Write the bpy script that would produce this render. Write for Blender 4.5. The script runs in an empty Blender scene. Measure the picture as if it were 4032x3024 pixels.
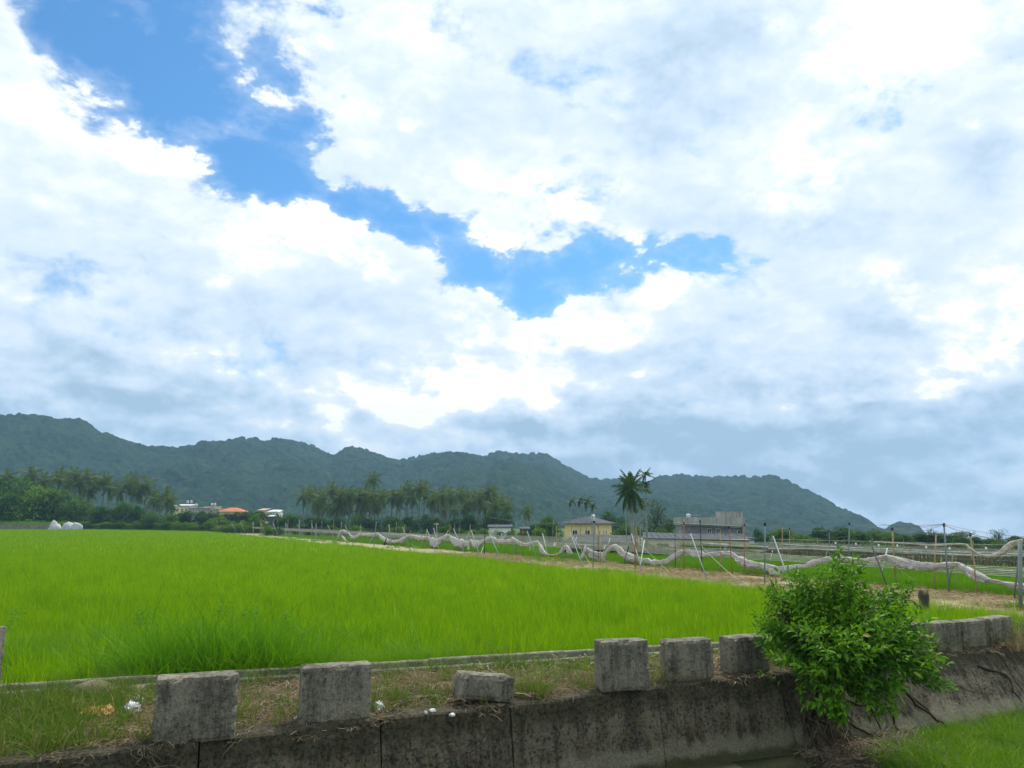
import bpy, math, random
import numpy as np
from math import radians, sin, cos, tan, pi, atan2, sqrt
from mathutils import Vector, Matrix

random.seed(7)
rng = np.random.default_rng(7)
scene = bpy.context.scene
col = scene.collection

# ------------------------------------------------------------------ camera
F = 3028.0
CAMZ = 3.0
HOR = 2055.0
TP = (HOR - 1512.0) / F
PITCH = math.atan(TP)
cam_data = bpy.data.cameras.new('camera')
cam = bpy.data.objects.new('camera', cam_data)
col.objects.link(cam)
cam.location = (0, 0, CAMZ)
cam.rotation_euler = (radians(90) + PITCH, 0, 0)
cam_data.sensor_width = 36.0
cam_data.sensor_fit = 'HORIZONTAL'
cam_data.lens = F / 4032.0 * 36.0
cam_data.clip_start = 0.1
cam_data.clip_end = 12000
scene.camera = cam

def ray(x, y):
    cx = (x - 2016.0) / F; cy = (1512.0 - y) / F
    return Vector((cx, cos(PITCH) - sin(PITCH) * cy, sin(PITCH) + cos(PITCH) * cy))
def px(x, y, z=0.0):
    """world point on the level plane z seen at photo position x, y"""
    r = ray(x, y); t = (z - CAMZ) / r.z
    return Vector((0, 0, CAMZ)) + r * t
def pdep(x, y, Y):
    r = ray(x, y); return Vector((0, 0, CAMZ)) + r * (Y / r.y)
def azel(x, y):
    r = ray(x, y).normalized()
    return atan2(r.x, r.y), math.asin(r.z)

# ------------------------------------------------------------------ node helper
class E:
    nt = None
    def __init__(s, v): s.v = v
    @staticmethod
    def m(op, *a, clamp=False):
        n = E.nt.nodes.new('ShaderNodeMath'); n.operation = op; n.use_clamp = clamp
        for i, q in enumerate(a):
            q = q.v if isinstance(q, E) else q
            if isinstance(q, (int, float)): n.inputs[i].default_value = q
            else: E.nt.links.new(q, n.inputs[i])
        return E(n.outputs[0])
    def __add__(a, b): return E.m('ADD', a, b)
    def __radd__(a, b): return E.m('ADD', b, a)
    def __sub__(a, b): return E.m('SUBTRACT', a, b)
    def __rsub__(a, b): return E.m('SUBTRACT', b, a)
    def __mul__(a, b): return E.m('MULTIPLY', a, b)
    def __rmul__(a, b): return E.m('MULTIPLY', b, a)
    def __truediv__(a, b): return E.m('DIVIDE', a, b)
    def __rtruediv__(a, b): return E.m('DIVIDE', b, a)
    def clamp(a): return E.m('ADD', a, 0.0, clamp=True)
def V(q): return q.v if isinstance(q, E) else q
def setin(inp, q):
    q = V(q)
    if isinstance(q, (int, float)):
        try: inp.default_value = q
        except Exception: inp.default_value = (q, q, q, 1)
    elif isinstance(q, (tuple, list)):
        inp.default_value = tuple(q) + ((1,) if len(q) == 3 and len(inp.default_value) == 4 else ())
    else: E.nt.links.new(q, inp)
def sep(v):
    n = E.nt.nodes.new('ShaderNodeSeparateXYZ'); setin(n.inputs[0], v)
    return [E(o) for o in n.outputs]
def comb(x, y, z):
    n = E.nt.nodes.new('ShaderNodeCombineXYZ')
    for i, q in enumerate((x, y, z)): setin(n.inputs[i], q)
    return E(n.outputs[0])
def noise(vec, scale, detail=4, rough=.55, dist=0.0, lac=2.0, color=False):
    n = E.nt.nodes.new('ShaderNodeTexNoise'); setin(n.inputs['Vector'], vec)
    n.inputs['Scale'].default_value = scale; n.inputs['Detail'].default_value = detail
    n.inputs['Roughness'].default_value = rough; n.inputs['Distortion'].default_value = dist
    n.inputs['Lacunarity'].default_value = lac
    return E(n.outputs['Color' if color else 'Fac'])
def voro(vec, scale, feature='F1', out='Distance', rnd=1.0):
    n = E.nt.nodes.new('ShaderNodeTexVoronoi'); n.feature = feature; setin(n.inputs['Vector'], vec)
    n.inputs['Scale'].default_value = scale; n.inputs['Randomness'].default_value = rnd
    return E(n.outputs[out])
def sstep(x, a, b, lo=0.0, hi=1.0):
    n = E.nt.nodes.new('ShaderNodeMapRange'); n.interpolation_type = 'SMOOTHSTEP'
    setin(n.inputs['Value'], x)
    for k, q in (('From Min', a), ('From Max', b), ('To Min', lo), ('To Max', hi)): n.inputs[k].default_value = q
    return E(n.outputs[0])
def mix(f, a, b, mode='MIX'):
    n = E.nt.nodes.new('ShaderNodeMix'); n.data_type = 'RGBA'; n.blend_type = mode
    setin(n.inputs[0], f); setin(n.inputs[6], a); setin(n.inputs[7], b)
    return E(n.outputs[2])
def ramp(f, stops):
    n = E.nt.nodes.new('ShaderNodeValToRGB'); setin(n.inputs[0], f)
    e = n.color_ramp.elements
    while len(e) > 1: e.remove(e[-1])
    e[0].position = stops[0][0]; e[0].color = tuple(stops[0][1]) + (1,)
    for p, c in stops[1:]:
        q = e.new(p); q.color = tuple(c) + (1,)
    return E(n.outputs[0])
def vmul(v, s):
    n = E.nt.nodes.new('ShaderNodeVectorMath'); n.operation = 'MULTIPLY'
    setin(n.inputs[0], v); n.inputs[1].default_value = s
    return E(n.outputs[0])
def vadd(v, s):
    n = E.nt.nodes.new('ShaderNodeVectorMath'); n.operation = 'ADD'
    setin(n.inputs[0], v); setin(n.inputs[1], s)
    return E(n.outputs[0])

# ------------------------------------------------------------------ world
SUN_EL, SUN_AZ = radians(58), radians(28)      # azimuth measured from +Y towards +X
world = bpy.data.worlds.new('World'); scene.world = world; world.use_nodes = True
E.nt = world.node_tree
for n in list(E.nt.nodes): E.nt.nodes.remove(n)
WS = 0.10
tc = E.nt.nodes.new('ShaderNodeTexCoord')
D = E(tc.outputs['Generated'])
dx, dy, dz = sep(D)
dzc = E.m('MAXIMUM', dz, 0.0)
AZ = E.m('ARCTAN2', dx, dy); EL = E.m('ARCSINE', dz)
sky = E.nt.nodes.new('ShaderNodeTexSky'); sky.sky_type = 'NISHITA'; sky.sun_disc = False
sky.sun_elevation = SUN_EL; sky.sun_rotation = SUN_AZ
sky.air_density = 1.0; sky.dust_density = 1.0; sky.ozone_density = 2.0
P = vmul(D, (3.3, 3.3, 5.4))
def blob(x, y, rx, ry, amp, rot=0.0):
    """soft cloud mass; x, y, rx, ry on the 2212-wide view of the photograph"""
    a, e = azel(x * 1.8228, y * 1.8228)
    rx = rx * 1.8228 / F; ry = ry * 1.8228 / F
    u = AZ - a; v = EL - e
    c, s = cos(radians(rot)), sin(radians(rot))
    uu = (u * c + v * s) * (1 / rx); vv = (v * c - u * s) * (1 / ry)
    return E.m('EXPONENT', (uu * uu + vv * vv) * -1.0) * amp
def total(l):
    t = l[0]
    for q in l[1:]: t = t + q
    return t
W_ = noise(P, 1.3, 3, .5, color=True)
PW = vadd(P, vmul(W_, (.30, .30, .30)))
def puff(vec, scale):
    n = E.nt.nodes.new('ShaderNodeTexVoronoi'); n.feature = 'F1'; n.normalize = True; setin(n.inputs['Vector'], vec)
    n.inputs['Scale'].default_value = scale; n.inputs['Detail'].default_value = 3.0; n.inputs['Roughness'].default_value = .55
    n.inputs['Lacunarity'].default_value = 2.3
    return E(n.outputs['Distance'])
PV = vadd(P, vmul(noise(P, 4.0, 5, .6, color=True), (.22, .22, .22)))
vP = puff(PV, 2.4)
nA = noise(PW, 1.0, 12, .58, .0)
nB = noise(vadd(PW, (7.3, 2.1, 0)), 3.1, 10, .60, .0)
nC = noise(vadd(P, (1.3, 9.1, 3)), .7, 4, .5, 0)
holes = total([blob(300, 90, 340, 130, -1.5, -15), blob(430, 250, 230, 90, -1.35, -32), blob(610, 390, 140, 60, -1.5, -35),
               blob(740, 440, 90, 36, -.9, -20), blob(890, 490, 170, 44, -1.35, -14), blob(1060, 590, 210, 85, -1.6, -28), blob(1200, 570, 120, 60, -1.0, 0), blob(1370, 560, 230, 50, -1.6, 0),
               blob(1150, 660, 110, 45, -.6, -30), blob(700, 240, 120, 70, -.50, 0), blob(-40, 60, 60, 60, .9),
               blob(700, 20, 120, 30, -.45), blob(1200, 410, 140, 30, -.30), blob(1900, 215, 150, 70, -.34, 15),
               blob(325, 25, 60, 45, .8, -30), blob(515, 110, 40, 80, .65, 25), blob(490, 275, 110, 34, 1.0, -14), blob(600, 320, 100, 26, .7, -25), blob(610, 225, 50, 22, .45, 0), blob(-30, 80, 70, 60, .6),
               blob(1130, 585, 90, 26, .35, 0), blob(940, 520, 85, 36, .95, -25), blob(1375, 570, 50, 30, .7, 0), blob(1120, 575, 60, 30, .7, 0), blob(1190, 530, 40, 16, .9, 0)])
far = sstep(AZ * AZ, .5, 1.0, 0.0, -.28)            # ordinary broken cloud over the rest of the sky
hm = (holes * -1.0).clamp()
cov = 1.10 + holes * .92 + far + (nA - .5) * 2.3 + (nB - .5) * 1.6 - (vP - .32) * 1.3 + hm * ((nB - .5) * 4.6 + (nA - .5) * .8 + (.34 - vP) * 1.2)
alpha = sstep(cov, .24, .92)
alpha = E.m('MAXIMUM', alpha, sstep(cov, -.5, .9, 0.0, .22))
# light and dark in the clouds
greys = total([blob(1420, 270, 130, 190, -.40, 10), blob(1080, 230, 240, 70, -.26), blob(1720, 480, 300, 50, -.34, -6),
               blob(1560, 60, 160, 130, -.28), blob(680, 690, 260, 50, -.22), blob(110, 810, 300, 80, -.50, -8),
               blob(430, 860, 200, 50, -.30), blob(260, 915, 400, 36, -.30), blob(560, 915, 130, 18, .35), blob(760, 930, 160, 26, .3), blob(990, 830, 200, 70, .15, 0),
               blob(880, 870, 160, 40, .3), blob(1120, 920, 130, 30, -.35), blob(830, 920, 200, 50, -.05),
               blob(1530, 870, 300, 130, -.42), blob(1800, 1020, 600, 100, -.60), blob(1300, 960, 260, 60, -.3), blob(2160, 880, 170, 40, -.25),
                              blob(2080, 660, 170, 80, .15), blob(2120, 330, 60, 80, -.3), blob(1950, 60, 240, 100, .25), blob(600, 530, 200, 50, .22),
               blob(200, 330, 260, 120, .12), blob(1000, 60, 320, 60, .12), blob(450, 800, 100, 20, .2), blob(1380, 810, 40, 16, .3)])
nA2 = noise(vadd(PW, (.05, .05, .16)), 1.0, 12, .58, .0)
nB2 = noise(vadd(PW, (7.3 + .02, 2.1 + .02, .06)), 3.1, 10, .60, .0)
relief = (nA - nA2) * 1.3 + (nB - nB2) * .5 + (puff(vadd(PV, (.02, .03, .09)), 2.4) - vP) * 1.0 - (vP - .32) * .35
shade = .76 + greys * .85 + (nC - .5) * .75 + relief + (nB - .5) * .30 + sstep(cov, .4, 1.5, .10, -.06)
cuf = total([blob(1000, 830, 190, 62, 1.1), blob(1165, 790, 62, 80, 1.2), blob(900, 880, 110, 30, .7), blob(1200, 685, 50, 36, 1.0), blob(1400, 650, 110, 34, .9, 22),
             blob(1310, 735, 60, 26, .9), blob(2090, 650, 130, 60, 1.1), blob(1950, 850, 130, 20, .9), blob(2140, 740, 90, 50, .8), blob(500, 800, 60, 16, .7), blob(1375, 810, 30, 12, .9),
             blob(720, 890, 60, 20, .6), blob(620, 510, 170, 40, .7), blob(480, 390, 110, 34, .6, -25), blob(230, 260, 140, 60, .6, -30), blob(1250, 450, 110, 50, .8), blob(640, 100, 80, 60, .6), blob(1340, 220, 60, 40, .7, 30), blob(1950, 60, 220, 110, .7), blob(1700, 360, 60, 80, .7)])
cu = sstep(cuf + (nB - .5) * 1.6 - (vP - .32) * 1.5 + (nA - .5) * .8, .30, .78)
lowm = sstep(EL, .34, .12)
PL = vmul(D, (9.0, 9.0, 17.0))
nL = noise(PL, 1.0, 9, .58, .2); nL2 = noise(vadd(PL, (.08, .08, .30)), 1.0, 9, .58, .2)
shade = shade + cu * (.24 - lowm * .05) + lowm * ((nL - nL2) * 1.7 + (nL - .5) * .75)
lowgrey = sstep(EL, .10, .30, -.12, 0.0) * (1 - cu * .7)
shade = shade + lowgrey
cloudc = ramp(shade, [(0.0, (.31, .42, .52)), (.25, (.40, .515, .63)), (.5, (.52, .62, .73)), (.72, (.62, .695, .755)), (.88, (.735, .775, .785)), (1.0, (.95, .95, .93))])
skyc = mix(1.0, E(sky.outputs[0]), (.40, .84, 1.12), 'MULTIPLY')
below = sstep(EL, -.05, .0)
cl = vmul(cloudc, (1 / WS,) * 3)
final = mix(alpha, skyc, cl)
final = mix(below, (.25 / WS, .32 / WS, .30 / WS), final)
bg = E.nt.nodes.new('ShaderNodeBackground'); setin(bg.inputs[0], final); bg.inputs[1].default_value = WS
wo = E.nt.nodes.new('ShaderNodeOutputWorld'); E.nt.links.new(bg.outputs[0], wo.inputs[0])
world.cycles.sampling_method = 'MANUAL'; world.cycles.sample_map_resolution = 512

sun_d = bpy.data.lights.new('sun', 'SUN'); sun = bpy.data.objects.new('sun', sun_d); col.objects.link(sun)
sun_d.energy = 2.6; sun_d.angle = radians(9); sun_d.color = (1.0, .96, .88)
sd = Vector((cos(SUN_EL) * sin(SUN_AZ), cos(SUN_EL) * cos(SUN_AZ), sin(SUN_EL)))
sun.rotation_euler = sd.to_track_quat('Z', 'Y').to_euler()
vs = scene.view_settings
vs.view_transform = 'Standard'; vs.look = 'None'; vs.gamma = 1.0; vs.use_curve_mapping = False; vs.exposure = 0.58
scene.render.engine = 'CYCLES'
scene.cycles.max_bounces = 4; scene.cycles.diffuse_bounces = 2; scene.cycles.transmission_bounces = 3
scene.cycles.transparent_max_bounces = 8; scene.cycles.volume_bounces = 0
scene.cycles.caustics_reflective = False; scene.cycles.caustics_refractive = False

# ------------------------------------------------------------------ materials
def material(name, build):
    m = bpy.data.materials.new(name); m.use_nodes = True
    E.nt = m.node_tree
    for n in list(E.nt.nodes): E.nt.nodes.remove(n)
    out = E.nt.nodes.new('ShaderNodeOutputMaterial')
    E.nt.links.new(build(), out.inputs[0])
    return m
def principled(color, rough=.8, bump=None, bstr=.3, bdist=.02, spec=.3, metal=0.0, normal=None):
    b = E.nt.nodes.new('ShaderNodeBsdfPrincipled')
    setin(b.inputs['Base Color'], color); setin(b.inputs['Roughness'], rough)
    b.inputs['Specular IOR Level'].default_value = spec; b.inputs['Metallic'].default_value = metal
    if bump is not None:
        n = E.nt.nodes.new('ShaderNodeBump'); n.inputs['Strength'].default_value = bstr; n.inputs['Distance'].default_value = bdist
        setin(n.inputs['Height'], bump); E.nt.links.new(n.outputs[0], b.inputs['Normal'])
    return b.outputs[0]
def geo():
    n = E.nt.nodes.new('ShaderNodeNewGeometry'); return E(n.outputs['Position']), E(n.outputs['Random Per Island'])
def objrand():
    n = E.nt.nodes.new('ShaderNodeObjectInfo'); return E(n.outputs['Random'])
def objco():
    n = E.nt.nodes.new('ShaderNodeTexCoord'); return E(n.outputs['Object'])
def leafy(c1, c2, c3=None, transl=.4, rough=.5, spec=.3, nscale=.6, tint=1.2):
    """leaf surface: diffuse + translucent, colour varied per leaf and in patches"""
    def b():
        pos, isl = geo(); r = objrand()
        n1 = noise(pos, nscale, 3, .6)
        f = (isl * .50 + sstep(n1, .35, .65) * .35 + r * .35 - .05).clamp()
        c = mix(f, c1, c2)
        if c3: c = mix(sstep(isl, .93, .97), c, c3)
        p = principled(c, rough, spec=spec)
        t = E.nt.nodes.new('ShaderNodeBsdfTranslucent'); setin(t.inputs[0], mix(1.0, c, (tint, tint, tint * .6), 'MULTIPLY'))
        m = E.nt.nodes.new('ShaderNodeMixShader'); m.inputs[0].default_value = transl
        E.nt.links.new(p, m.inputs[1]); E.nt.links.new(t.outputs[0], m.inputs[2])
        return m.outputs[0]
    return b
def concrete(base, dark, moss=.25, scale=1.0, waterline=False):
    def b():
        p, _ = geo()
        n1 = noise(p, 1.7 * scale, 6, .65); n2 = noise(p, 16 * scale, 7, .75); n3 = noise(p, 34 * scale, 4, .75)
        streak = noise(vmul(p, (5.5, 5.5, .55)), 1.0 * scale, 5, .65)
        grime = sstep(n1 * .4 + streak * .42 + n2 * .3, .48, .66)
        c = mix(grime, base, dark)
        c = mix(sstep(n2, .52, .68) * .75, c, [q * .30 for q in dark])
        c = mix(sstep(n2, .28, .40, .35, 0), c, [min(1, q * 1.7) for q in base])
        c = mix(sstep(n3, .53, .66) * .75, c, [q * .30 for q in dark])
        c = mix(sstep(n3, .30, .42, .6, 0), c, [min(1, q * 1.9) for q in base])
        lich = noise(vadd(p, (5, 3, 8)), 6 * scale, 5, .7)
        c = mix(sstep(lich, .63, .68) * .55, c, (.22, .22, .17))
        ms = noise(vadd(p, (11, 3, 0)), 2.2 * scale, 6, .7)
        c = mix(sstep(ms, .52, .66) * moss, c, (.035, .045, .012))
        if waterline:
            _, _, z = sep(p)
            zz_ = z + (n1 - .5) * .45 + (streak - .5) * .45
            up_ = sstep(zz_, -.55, -.25)
            c = mix(up_ * .75, c, mix(sstep(n2, .4, .6), (.075, .062, .034), (.035, .034, .020)))
            rust = noise(vadd(p, (2, 13, 0)), 9, 6, .75)
            c = mix(sstep(rust, .50, .62) * .5 * (1 - up_), c, (.20, .125, .065))
            c = mix(sstep(n2, .50, .60) * .6, c, (.020, .019, .013))
            low_ = sstep(zz_, -.88, -1.05)
            c = mix(low_ * .8, c, mix(sstep(n3, .4, .6), (.27, .25, .18), (.16, .145, .10)))
            c = mix(sstep(z + (n1 - .5) * .35 + (n2 - .5) * .2, -1.18, -1.30) * .8, c, (.045, .05, .015))
        h = n2 * .7 + n3 * .35 + n1
        return principled(c, .93, h, .9, .03, spec=.15)
    return b
M = {}
M['concrete'] = material('weathered_concrete', concrete((.27, .245, .185), (.10, .092, .072), .15))
M['kerb'] = material('kerb_concrete', concrete((.30, .28, .21), (.14, .135, .10), .15))
M['wall'] = material('canal_wall_concrete', concrete((.185, .165, .12), (.062, .054, .040), .4, waterline=True))
def m_ground():
    p, _ = geo()
    n1 = noise(p, .05, 6, .6); n2 = noise(p, 1.3, 6, .7)
    c = mix(sstep(n1 * .6 + n2 * .4, .4, .6), (.075, .13, .022), (.10, .13, .04))
    c = mix(sstep(n2, .56, .72) * .6, c, (.17, .14, .08))
    return principled(c, .95, n2, .6, .1, spec=.1)
M['ground'] = material('rough_grassland', m_ground)
def m_soil():
    p, _ = geo()
    n1 = noise(p, .25, 5, .6)
    c = mix(sstep(n1, .4, .6), (.05, .14, .004), (.065, .17, .006))
    return principled(c, .9, noise(p, 2.5, 4), .5, .1, spec=.1)
M['soil'] = material('rice_undergrowth', m_soil)
def m_dirt():
    p, _ = geo()
    n1 = noise(p, .35, 6, .65); n2 = noise(p, 3.5, 8, .75); n3 = noise(p, 26, 3, .7)
    c = mix(sstep(n2, .38, .62), (.42, .36, .22), (.28, .25, .13))
    c = mix(sstep(n1 * .55 + n2 * .45, .52, .60) * .7, c, (.13, .17, .045))
    c = mix(sstep(n3, .56, .7) * .5, c, (.15, .12, .07))
    return principled(c, .95, n2 + n3 * .4, .8, .05, spec=.1)
M['dirt'] = material('dry_straw_dirt', m_dirt)
def m_bank():
    p, _ = geo()
    n2 = noise(p, 2.3, 8, .7); n3 = noise(p, 28, 5, .75); v = voro(p, 30)
    c = mix(sstep(n2, .4, .6), (.17, .13, .075), (.10, .085, .05))
    c = mix(sstep(n3, .55, .68) * .7, c, (.30, .27, .20))
    c = mix(sstep(v, .3, .1) * .3, c, (.04, .035, .022))
    c = mix(sstep(noise(p, .9, 5, .6), .5, .62) * .45, c, (.06, .08, .02))
    return principled(c, .95, n3 + n2, .9, .04, spec=.1)
M['bank'] = material('littered_earth', m_bank)
def m_bed():
    p, _ = geo()
    n2 = noise(p, 1.6, 7, .7); n3 = noise(p, 22, 5, .7)
    c = mix(sstep(n2, .4, .6), (.045, .045, .022), (.07, .06, .035))
    return principled(c, .6, n3 + n2, .6, .04, spec=.4)
M['bed'] = material('canal_mud', m_bed)
def m_water():
    p, _ = geo()
    return principled((.03, .035, .02), .06, noise(p, 2.5, 3, .5), .06, .05, spec=.6)
M['water'] = material('murky_water', m_water)
def m_paddywater():
    p, _ = geo()
    return principled((.05, .06, .03), .05, noise(p, 3, 2), .04, .03, spec=.7)
M['paddy'] = material('paddy_water', m_paddywater)
def m_hill():
    p, _ = geo()
    n1 = noise(p, .012, 6, .62); n2 = noise(p, .11, 5, .7); n3 = noise(p, .3, 3, .7)
    c = mix(sstep(n1, .38, .62), (.011, .034, .019), (.020, .050, .025))
    c = mix(sstep(n2, .50, .62) * .75, c, (.040, .075, .032))
    c = mix(sstep(noise(p, .02, 5, .7), .55, .68) * .6, c, (.012, .032, .016))
    c = mix(sstep(n3, .56, .7) * .6, c, (.010, .028, .012))
    c = mix(sstep(noise(p, .035, 4, .6), .62, .68) * .35, c, (.10, .09, .06))
    return principled(c, .95, n3, .8, 1.5, spec=.05)
M['hill'] = material('forested_slope', m_hill)
M['rice'] = material('rice_blade', leafy((.100, .245, .002), (.265, .450, .003), (.45, .52, .04), .48, .6, .1, .9, 1.15))
M['rice2'] = material('rice_blade_dull', leafy((.085, .22, .004), (.16, .33, .008), None, .4, .6, .15, .3))
M['weed'] = material('tall_weed_blade', leafy((.060, .19, .004), (.15, .34, .006), (.30, .36, .06), .4, .6, .15, .8))
M['grass'] = material('bank_grass_blade', leafy((.055, .125, .010), (.15, .22, .025), (.34, .28, .12), .35, .65, .15, 1.2))
M['cgrass'] = material('canal_grass_blade', leafy((.085, .21, .010), (.19, .34, .02), (.34, .38, .12), .4, .6, .15, 1.2))
M['dry'] = material('dry_stalk', leafy((.20, .14, .07), (.36, .28, .16), (.45, .40, .30), .15, .8, .1, 2.0))
M['litter'] = material('dead_litter_stalk', leafy((.14, .095, .055), (.30, .22, .14), (.50, .45, .36), .15, .8, .1, 2.0))
M['creeper'] = material('creeper_leaf', leafy((.08, .16, .02), (.20, .26, .04), (.40, .30, .10), .3, .5, .3, 2.0))
M['bushleaf'] = material('glossy_bush_leaf', leafy((.045, .150, .006), (.165, .36, .014), (.30, .46, .04), .38, .5, .2, 1.6))
M['bushyellow'] = material('yellowed_leaf', leafy((.45, .28, .04), (.38, .34, .08), None, .3, .4, .3))
M['leaf_dark'] = material('dark_broadleaf', leafy((.026, .082, .012), (.062, .145, .018), None, .25, .7, .1, .35))
M['leaf_mid'] = material('mid_broadleaf', leafy((.042, .120, .012), (.105, .205, .024), None, .3, .7, .1, .35))
M['leaf_light'] = material('light_broadleaf', leafy((.085, .185, .015), (.165, .280, .030), None, .3, .7, .1, .35))
M['leaf_grey'] = material('greyish_feathery_leaf', leafy((.060, .105, .045), (.085, .135, .060), None, .3, .8, .1, .35))
M['palm'] = material('palm_leaflet', leafy((.060, .120, .026), (.145, .205, .055), (.24, .21, .10), .3, .6, .12, .2))
M['areca'] = material('areca_leaflet', leafy((.030, .080, .020), (.065, .120, .035), None, .25, .5, .3, .2))
def flat(c, rough=.8, var=.25, scale=2.0, bump=.2, spec=.2, metal=0.0, stretch=(1, 1, 1)):
    def b():
        p, _ = geo()
        n = noise(vmul(p, stretch), scale, 6, .65); n2 = noise(p, scale * 9, 4, .7)
        cc = mix(sstep(n * .65 + n2 * .35, .35, .65), [q * (1 - var) for q in c], [min(1, q * (1 + var)) for q in c])
        return principled(cc, rough, n2, bump, .01, spec=spec, metal=metal)
    return b
M['bark'] = material('grey_brown_bark', flat((.085, .070, .050), .95, .5, 3.0, .8, stretch=(1, 1, .2)))
M['palm_bark'] = material('pale_palm_trunk', flat((.165, .150, .115), .9, .35, 3, .5, stretch=(.3, .3, 3)))
M['royal_bark'] = material('smooth_grey_palm_trunk', flat((.27, .26, .21), .9, .25, 2, .4, stretch=(.3, .3, 2)))
M['root'] = material('dark_root', flat((.055, .042, .028), .95, .5, 6, .8))
M['stick'] = material('pale_dry_root', flat((.19, .155, .105), .95, .4, 6, .5))
M['galv'] = material('dull_galvanised_pipe', flat((.17, .21, .20), .55, .25, 4, .1, .4, stretch=(1, 1, .3)))
M['galvlight'] = material('pale_pipe', flat((.42, .43, .39), .6, .2, 4, .1, .4))
M['blackpipe'] = material('black_pipe', flat((.03, .03, .03), .6, .3, 4, .1))
M['bamboo'] = material('dry_bamboo', flat((.36, .27, .13), .7, .3, 5, .2, stretch=(1, 1, .3)))
M['redpipe'] = material('reddish_brown_pipe', flat((.30, .125, .075), .7, .3, 4, .2, stretch=(1, 1, .3)))
M['cap'] = material('black_rubber_cap', flat((.012, .012, .014), .7, .2, 4, .1))
M['wire'] = material('grey_wire', flat((.13, .14, .14), .6, .2, 2, 0))
M['rope'] = material('pale_rope', flat((.42, .43, .34), .8, .2, 2, 0))
def m_net():
    p, _ = geo()
    n = noise(vmul(p, (1.2, 1.2, 5)), 2.6, 7, .7); n2 = noise(p, 14, 4, .7)
    c = mix(sstep(n * .7 + n2 * .3, .36, .60), (.44, .41, .355), (.78, .755, .70))
    pr = principled(c, .9, n + n2 * .4, .9, .08, spec=.1)
    t = E.nt.nodes.new('ShaderNodeBsdfTranslucent'); setin(t.inputs[0], c)
    m = E.nt.nodes.new('ShaderNodeMixShader'); m.inputs[0].default_value = .25
    E.nt.links.new(pr, m.inputs[1]); E.nt.links.new(t.outputs[0], m.inputs[2])
    return m.outputs[0]
M['net'] = material('dusty_white_netting', m_net)
M['strand'] = material('grey_net_strand', flat((.34, .34, .29), .9, .3, 2, .1))
M['vine'] = material('dead_vine', flat((.17, .145, .10), .95, .45, 1.5, .2))
M['cream'] = material('cream_paint', flat((.86, .66, .30), .85, .08, .6, .1, stretch=(1, 1, .3)))
M['cream2'] = material('pale_cream_paint', flat((.70, .60, .36), .85, .10, .8, .1, stretch=(1, 1, .3)))
M['greyroof'] = material('grey_metal_roof', flat((.085, .095, .105), .85, .25, 1.2, .1, .1))
M['darkroof'] = material('dark_old_roof', flat((.07, .075, .075), .8, .35, 1.2, .2))
M['bareconc'] = material('bare_concrete', flat((.36, .35, .32), .95, .35, .8, .3, stretch=(2.5, 2.5, .35)))
M['bareconc2'] = material('recess_concrete', flat((.27, .27, .26), .95, .25, .9, .3))
M['white'] = material('white_paint', flat((.78, .78, .76), .6, .06, 1, .05))
M['whiteroof'] = material('white_metal_roof', flat((.62, .64, .64), .5, .05, 1, .05))
M['orange_roof'] = material('orange_tiled_roof', flat((.50, .17, .08), .8, .2, 1, .1))
M['pinkwall'] = material('pink_wall', flat((.55, .36, .27), .85, .1, 1, .1))
M['steel'] = material('brushed_steel', flat((.60, .62, .63), .3, .1, 2, .05, .5, .7))
M['glass'] = material('dark_window_glass', flat((.03, .045, .055), .12, .2, 1, 0, .6))
M['greentrim'] = material('pale_green_gutter', flat((.33, .42, .36), .6, .1, 2, .05))
M['sack'] = material('white_sack_cloth', flat((.45, .46, .46), .8, .15, 2.5, .4))
M['plastic'] = material('white_plastic_bag', flat((.68, .69, .68), .4, .2, 9, .5, .4))
M['orangep'] = material('orange_wrapper', flat((.50, .27, .08), .6, .45, 12, .4, .4))
M['boulder'] = material('tan_boulder', flat((.20, .165, .10), .95, .35, 4, .6))
M['stone'] = material('pale_stone', flat((.40, .38, .30), .95, .25, 6, .5))
M['mossstone'] = material('mossy_stone', flat((.17, .17, .07), .95, .35, 8, .6))
M['blueshed'] = material('dull_blue_sheet', flat((.12, .16, .19), .8, .15, 1, .1))

# ------------------------------------------------------------------ object helpers
def link(name, me, mat=None, parent=None):
    o = bpy.data.objects.new(name, me); col.objects.link(o)
    if mat is not None and me is not None and not me.materials: me.materials.append(M[mat] if isinstance(mat, str) else mat)
    if parent is not None: o.parent = parent
    return o
def tag(o, label=None, cat=None, group=None, kind=None):
    if label: o['label'] = label
    if cat: o['category'] = cat
    if group: o['group'] = group
    if kind: o['kind'] = kind
    return o
def empty(name, loc=(0, 0, 0), label=None, cat=None, group=None, rz=0.0):
    o = bpy.data.objects.new(name, None); col.objects.link(o); o.location = loc; o.rotation_euler = (0, 0, rz)
    o.empty_display_size = .2
    return tag(o, label, cat, group)
def structure(name, me, mat): return tag(link(name, me, mat), kind='structure')
def dup(root, loc, rz, label, scale=None, group=None):
    r = root.copy(); col.objects.link(r); r.location = loc; r.rotation_euler = (0, 0, rz); r['label'] = label
    if scale: r.scale = scale
    if group: r['group'] = group
    for ch in list(root.children):
        c = ch.copy(); col.objects.link(c); c.parent = r
        for g in list(ch.children):
            d = g.copy(); col.objects.link(d); d.parent = c
    return r
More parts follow.
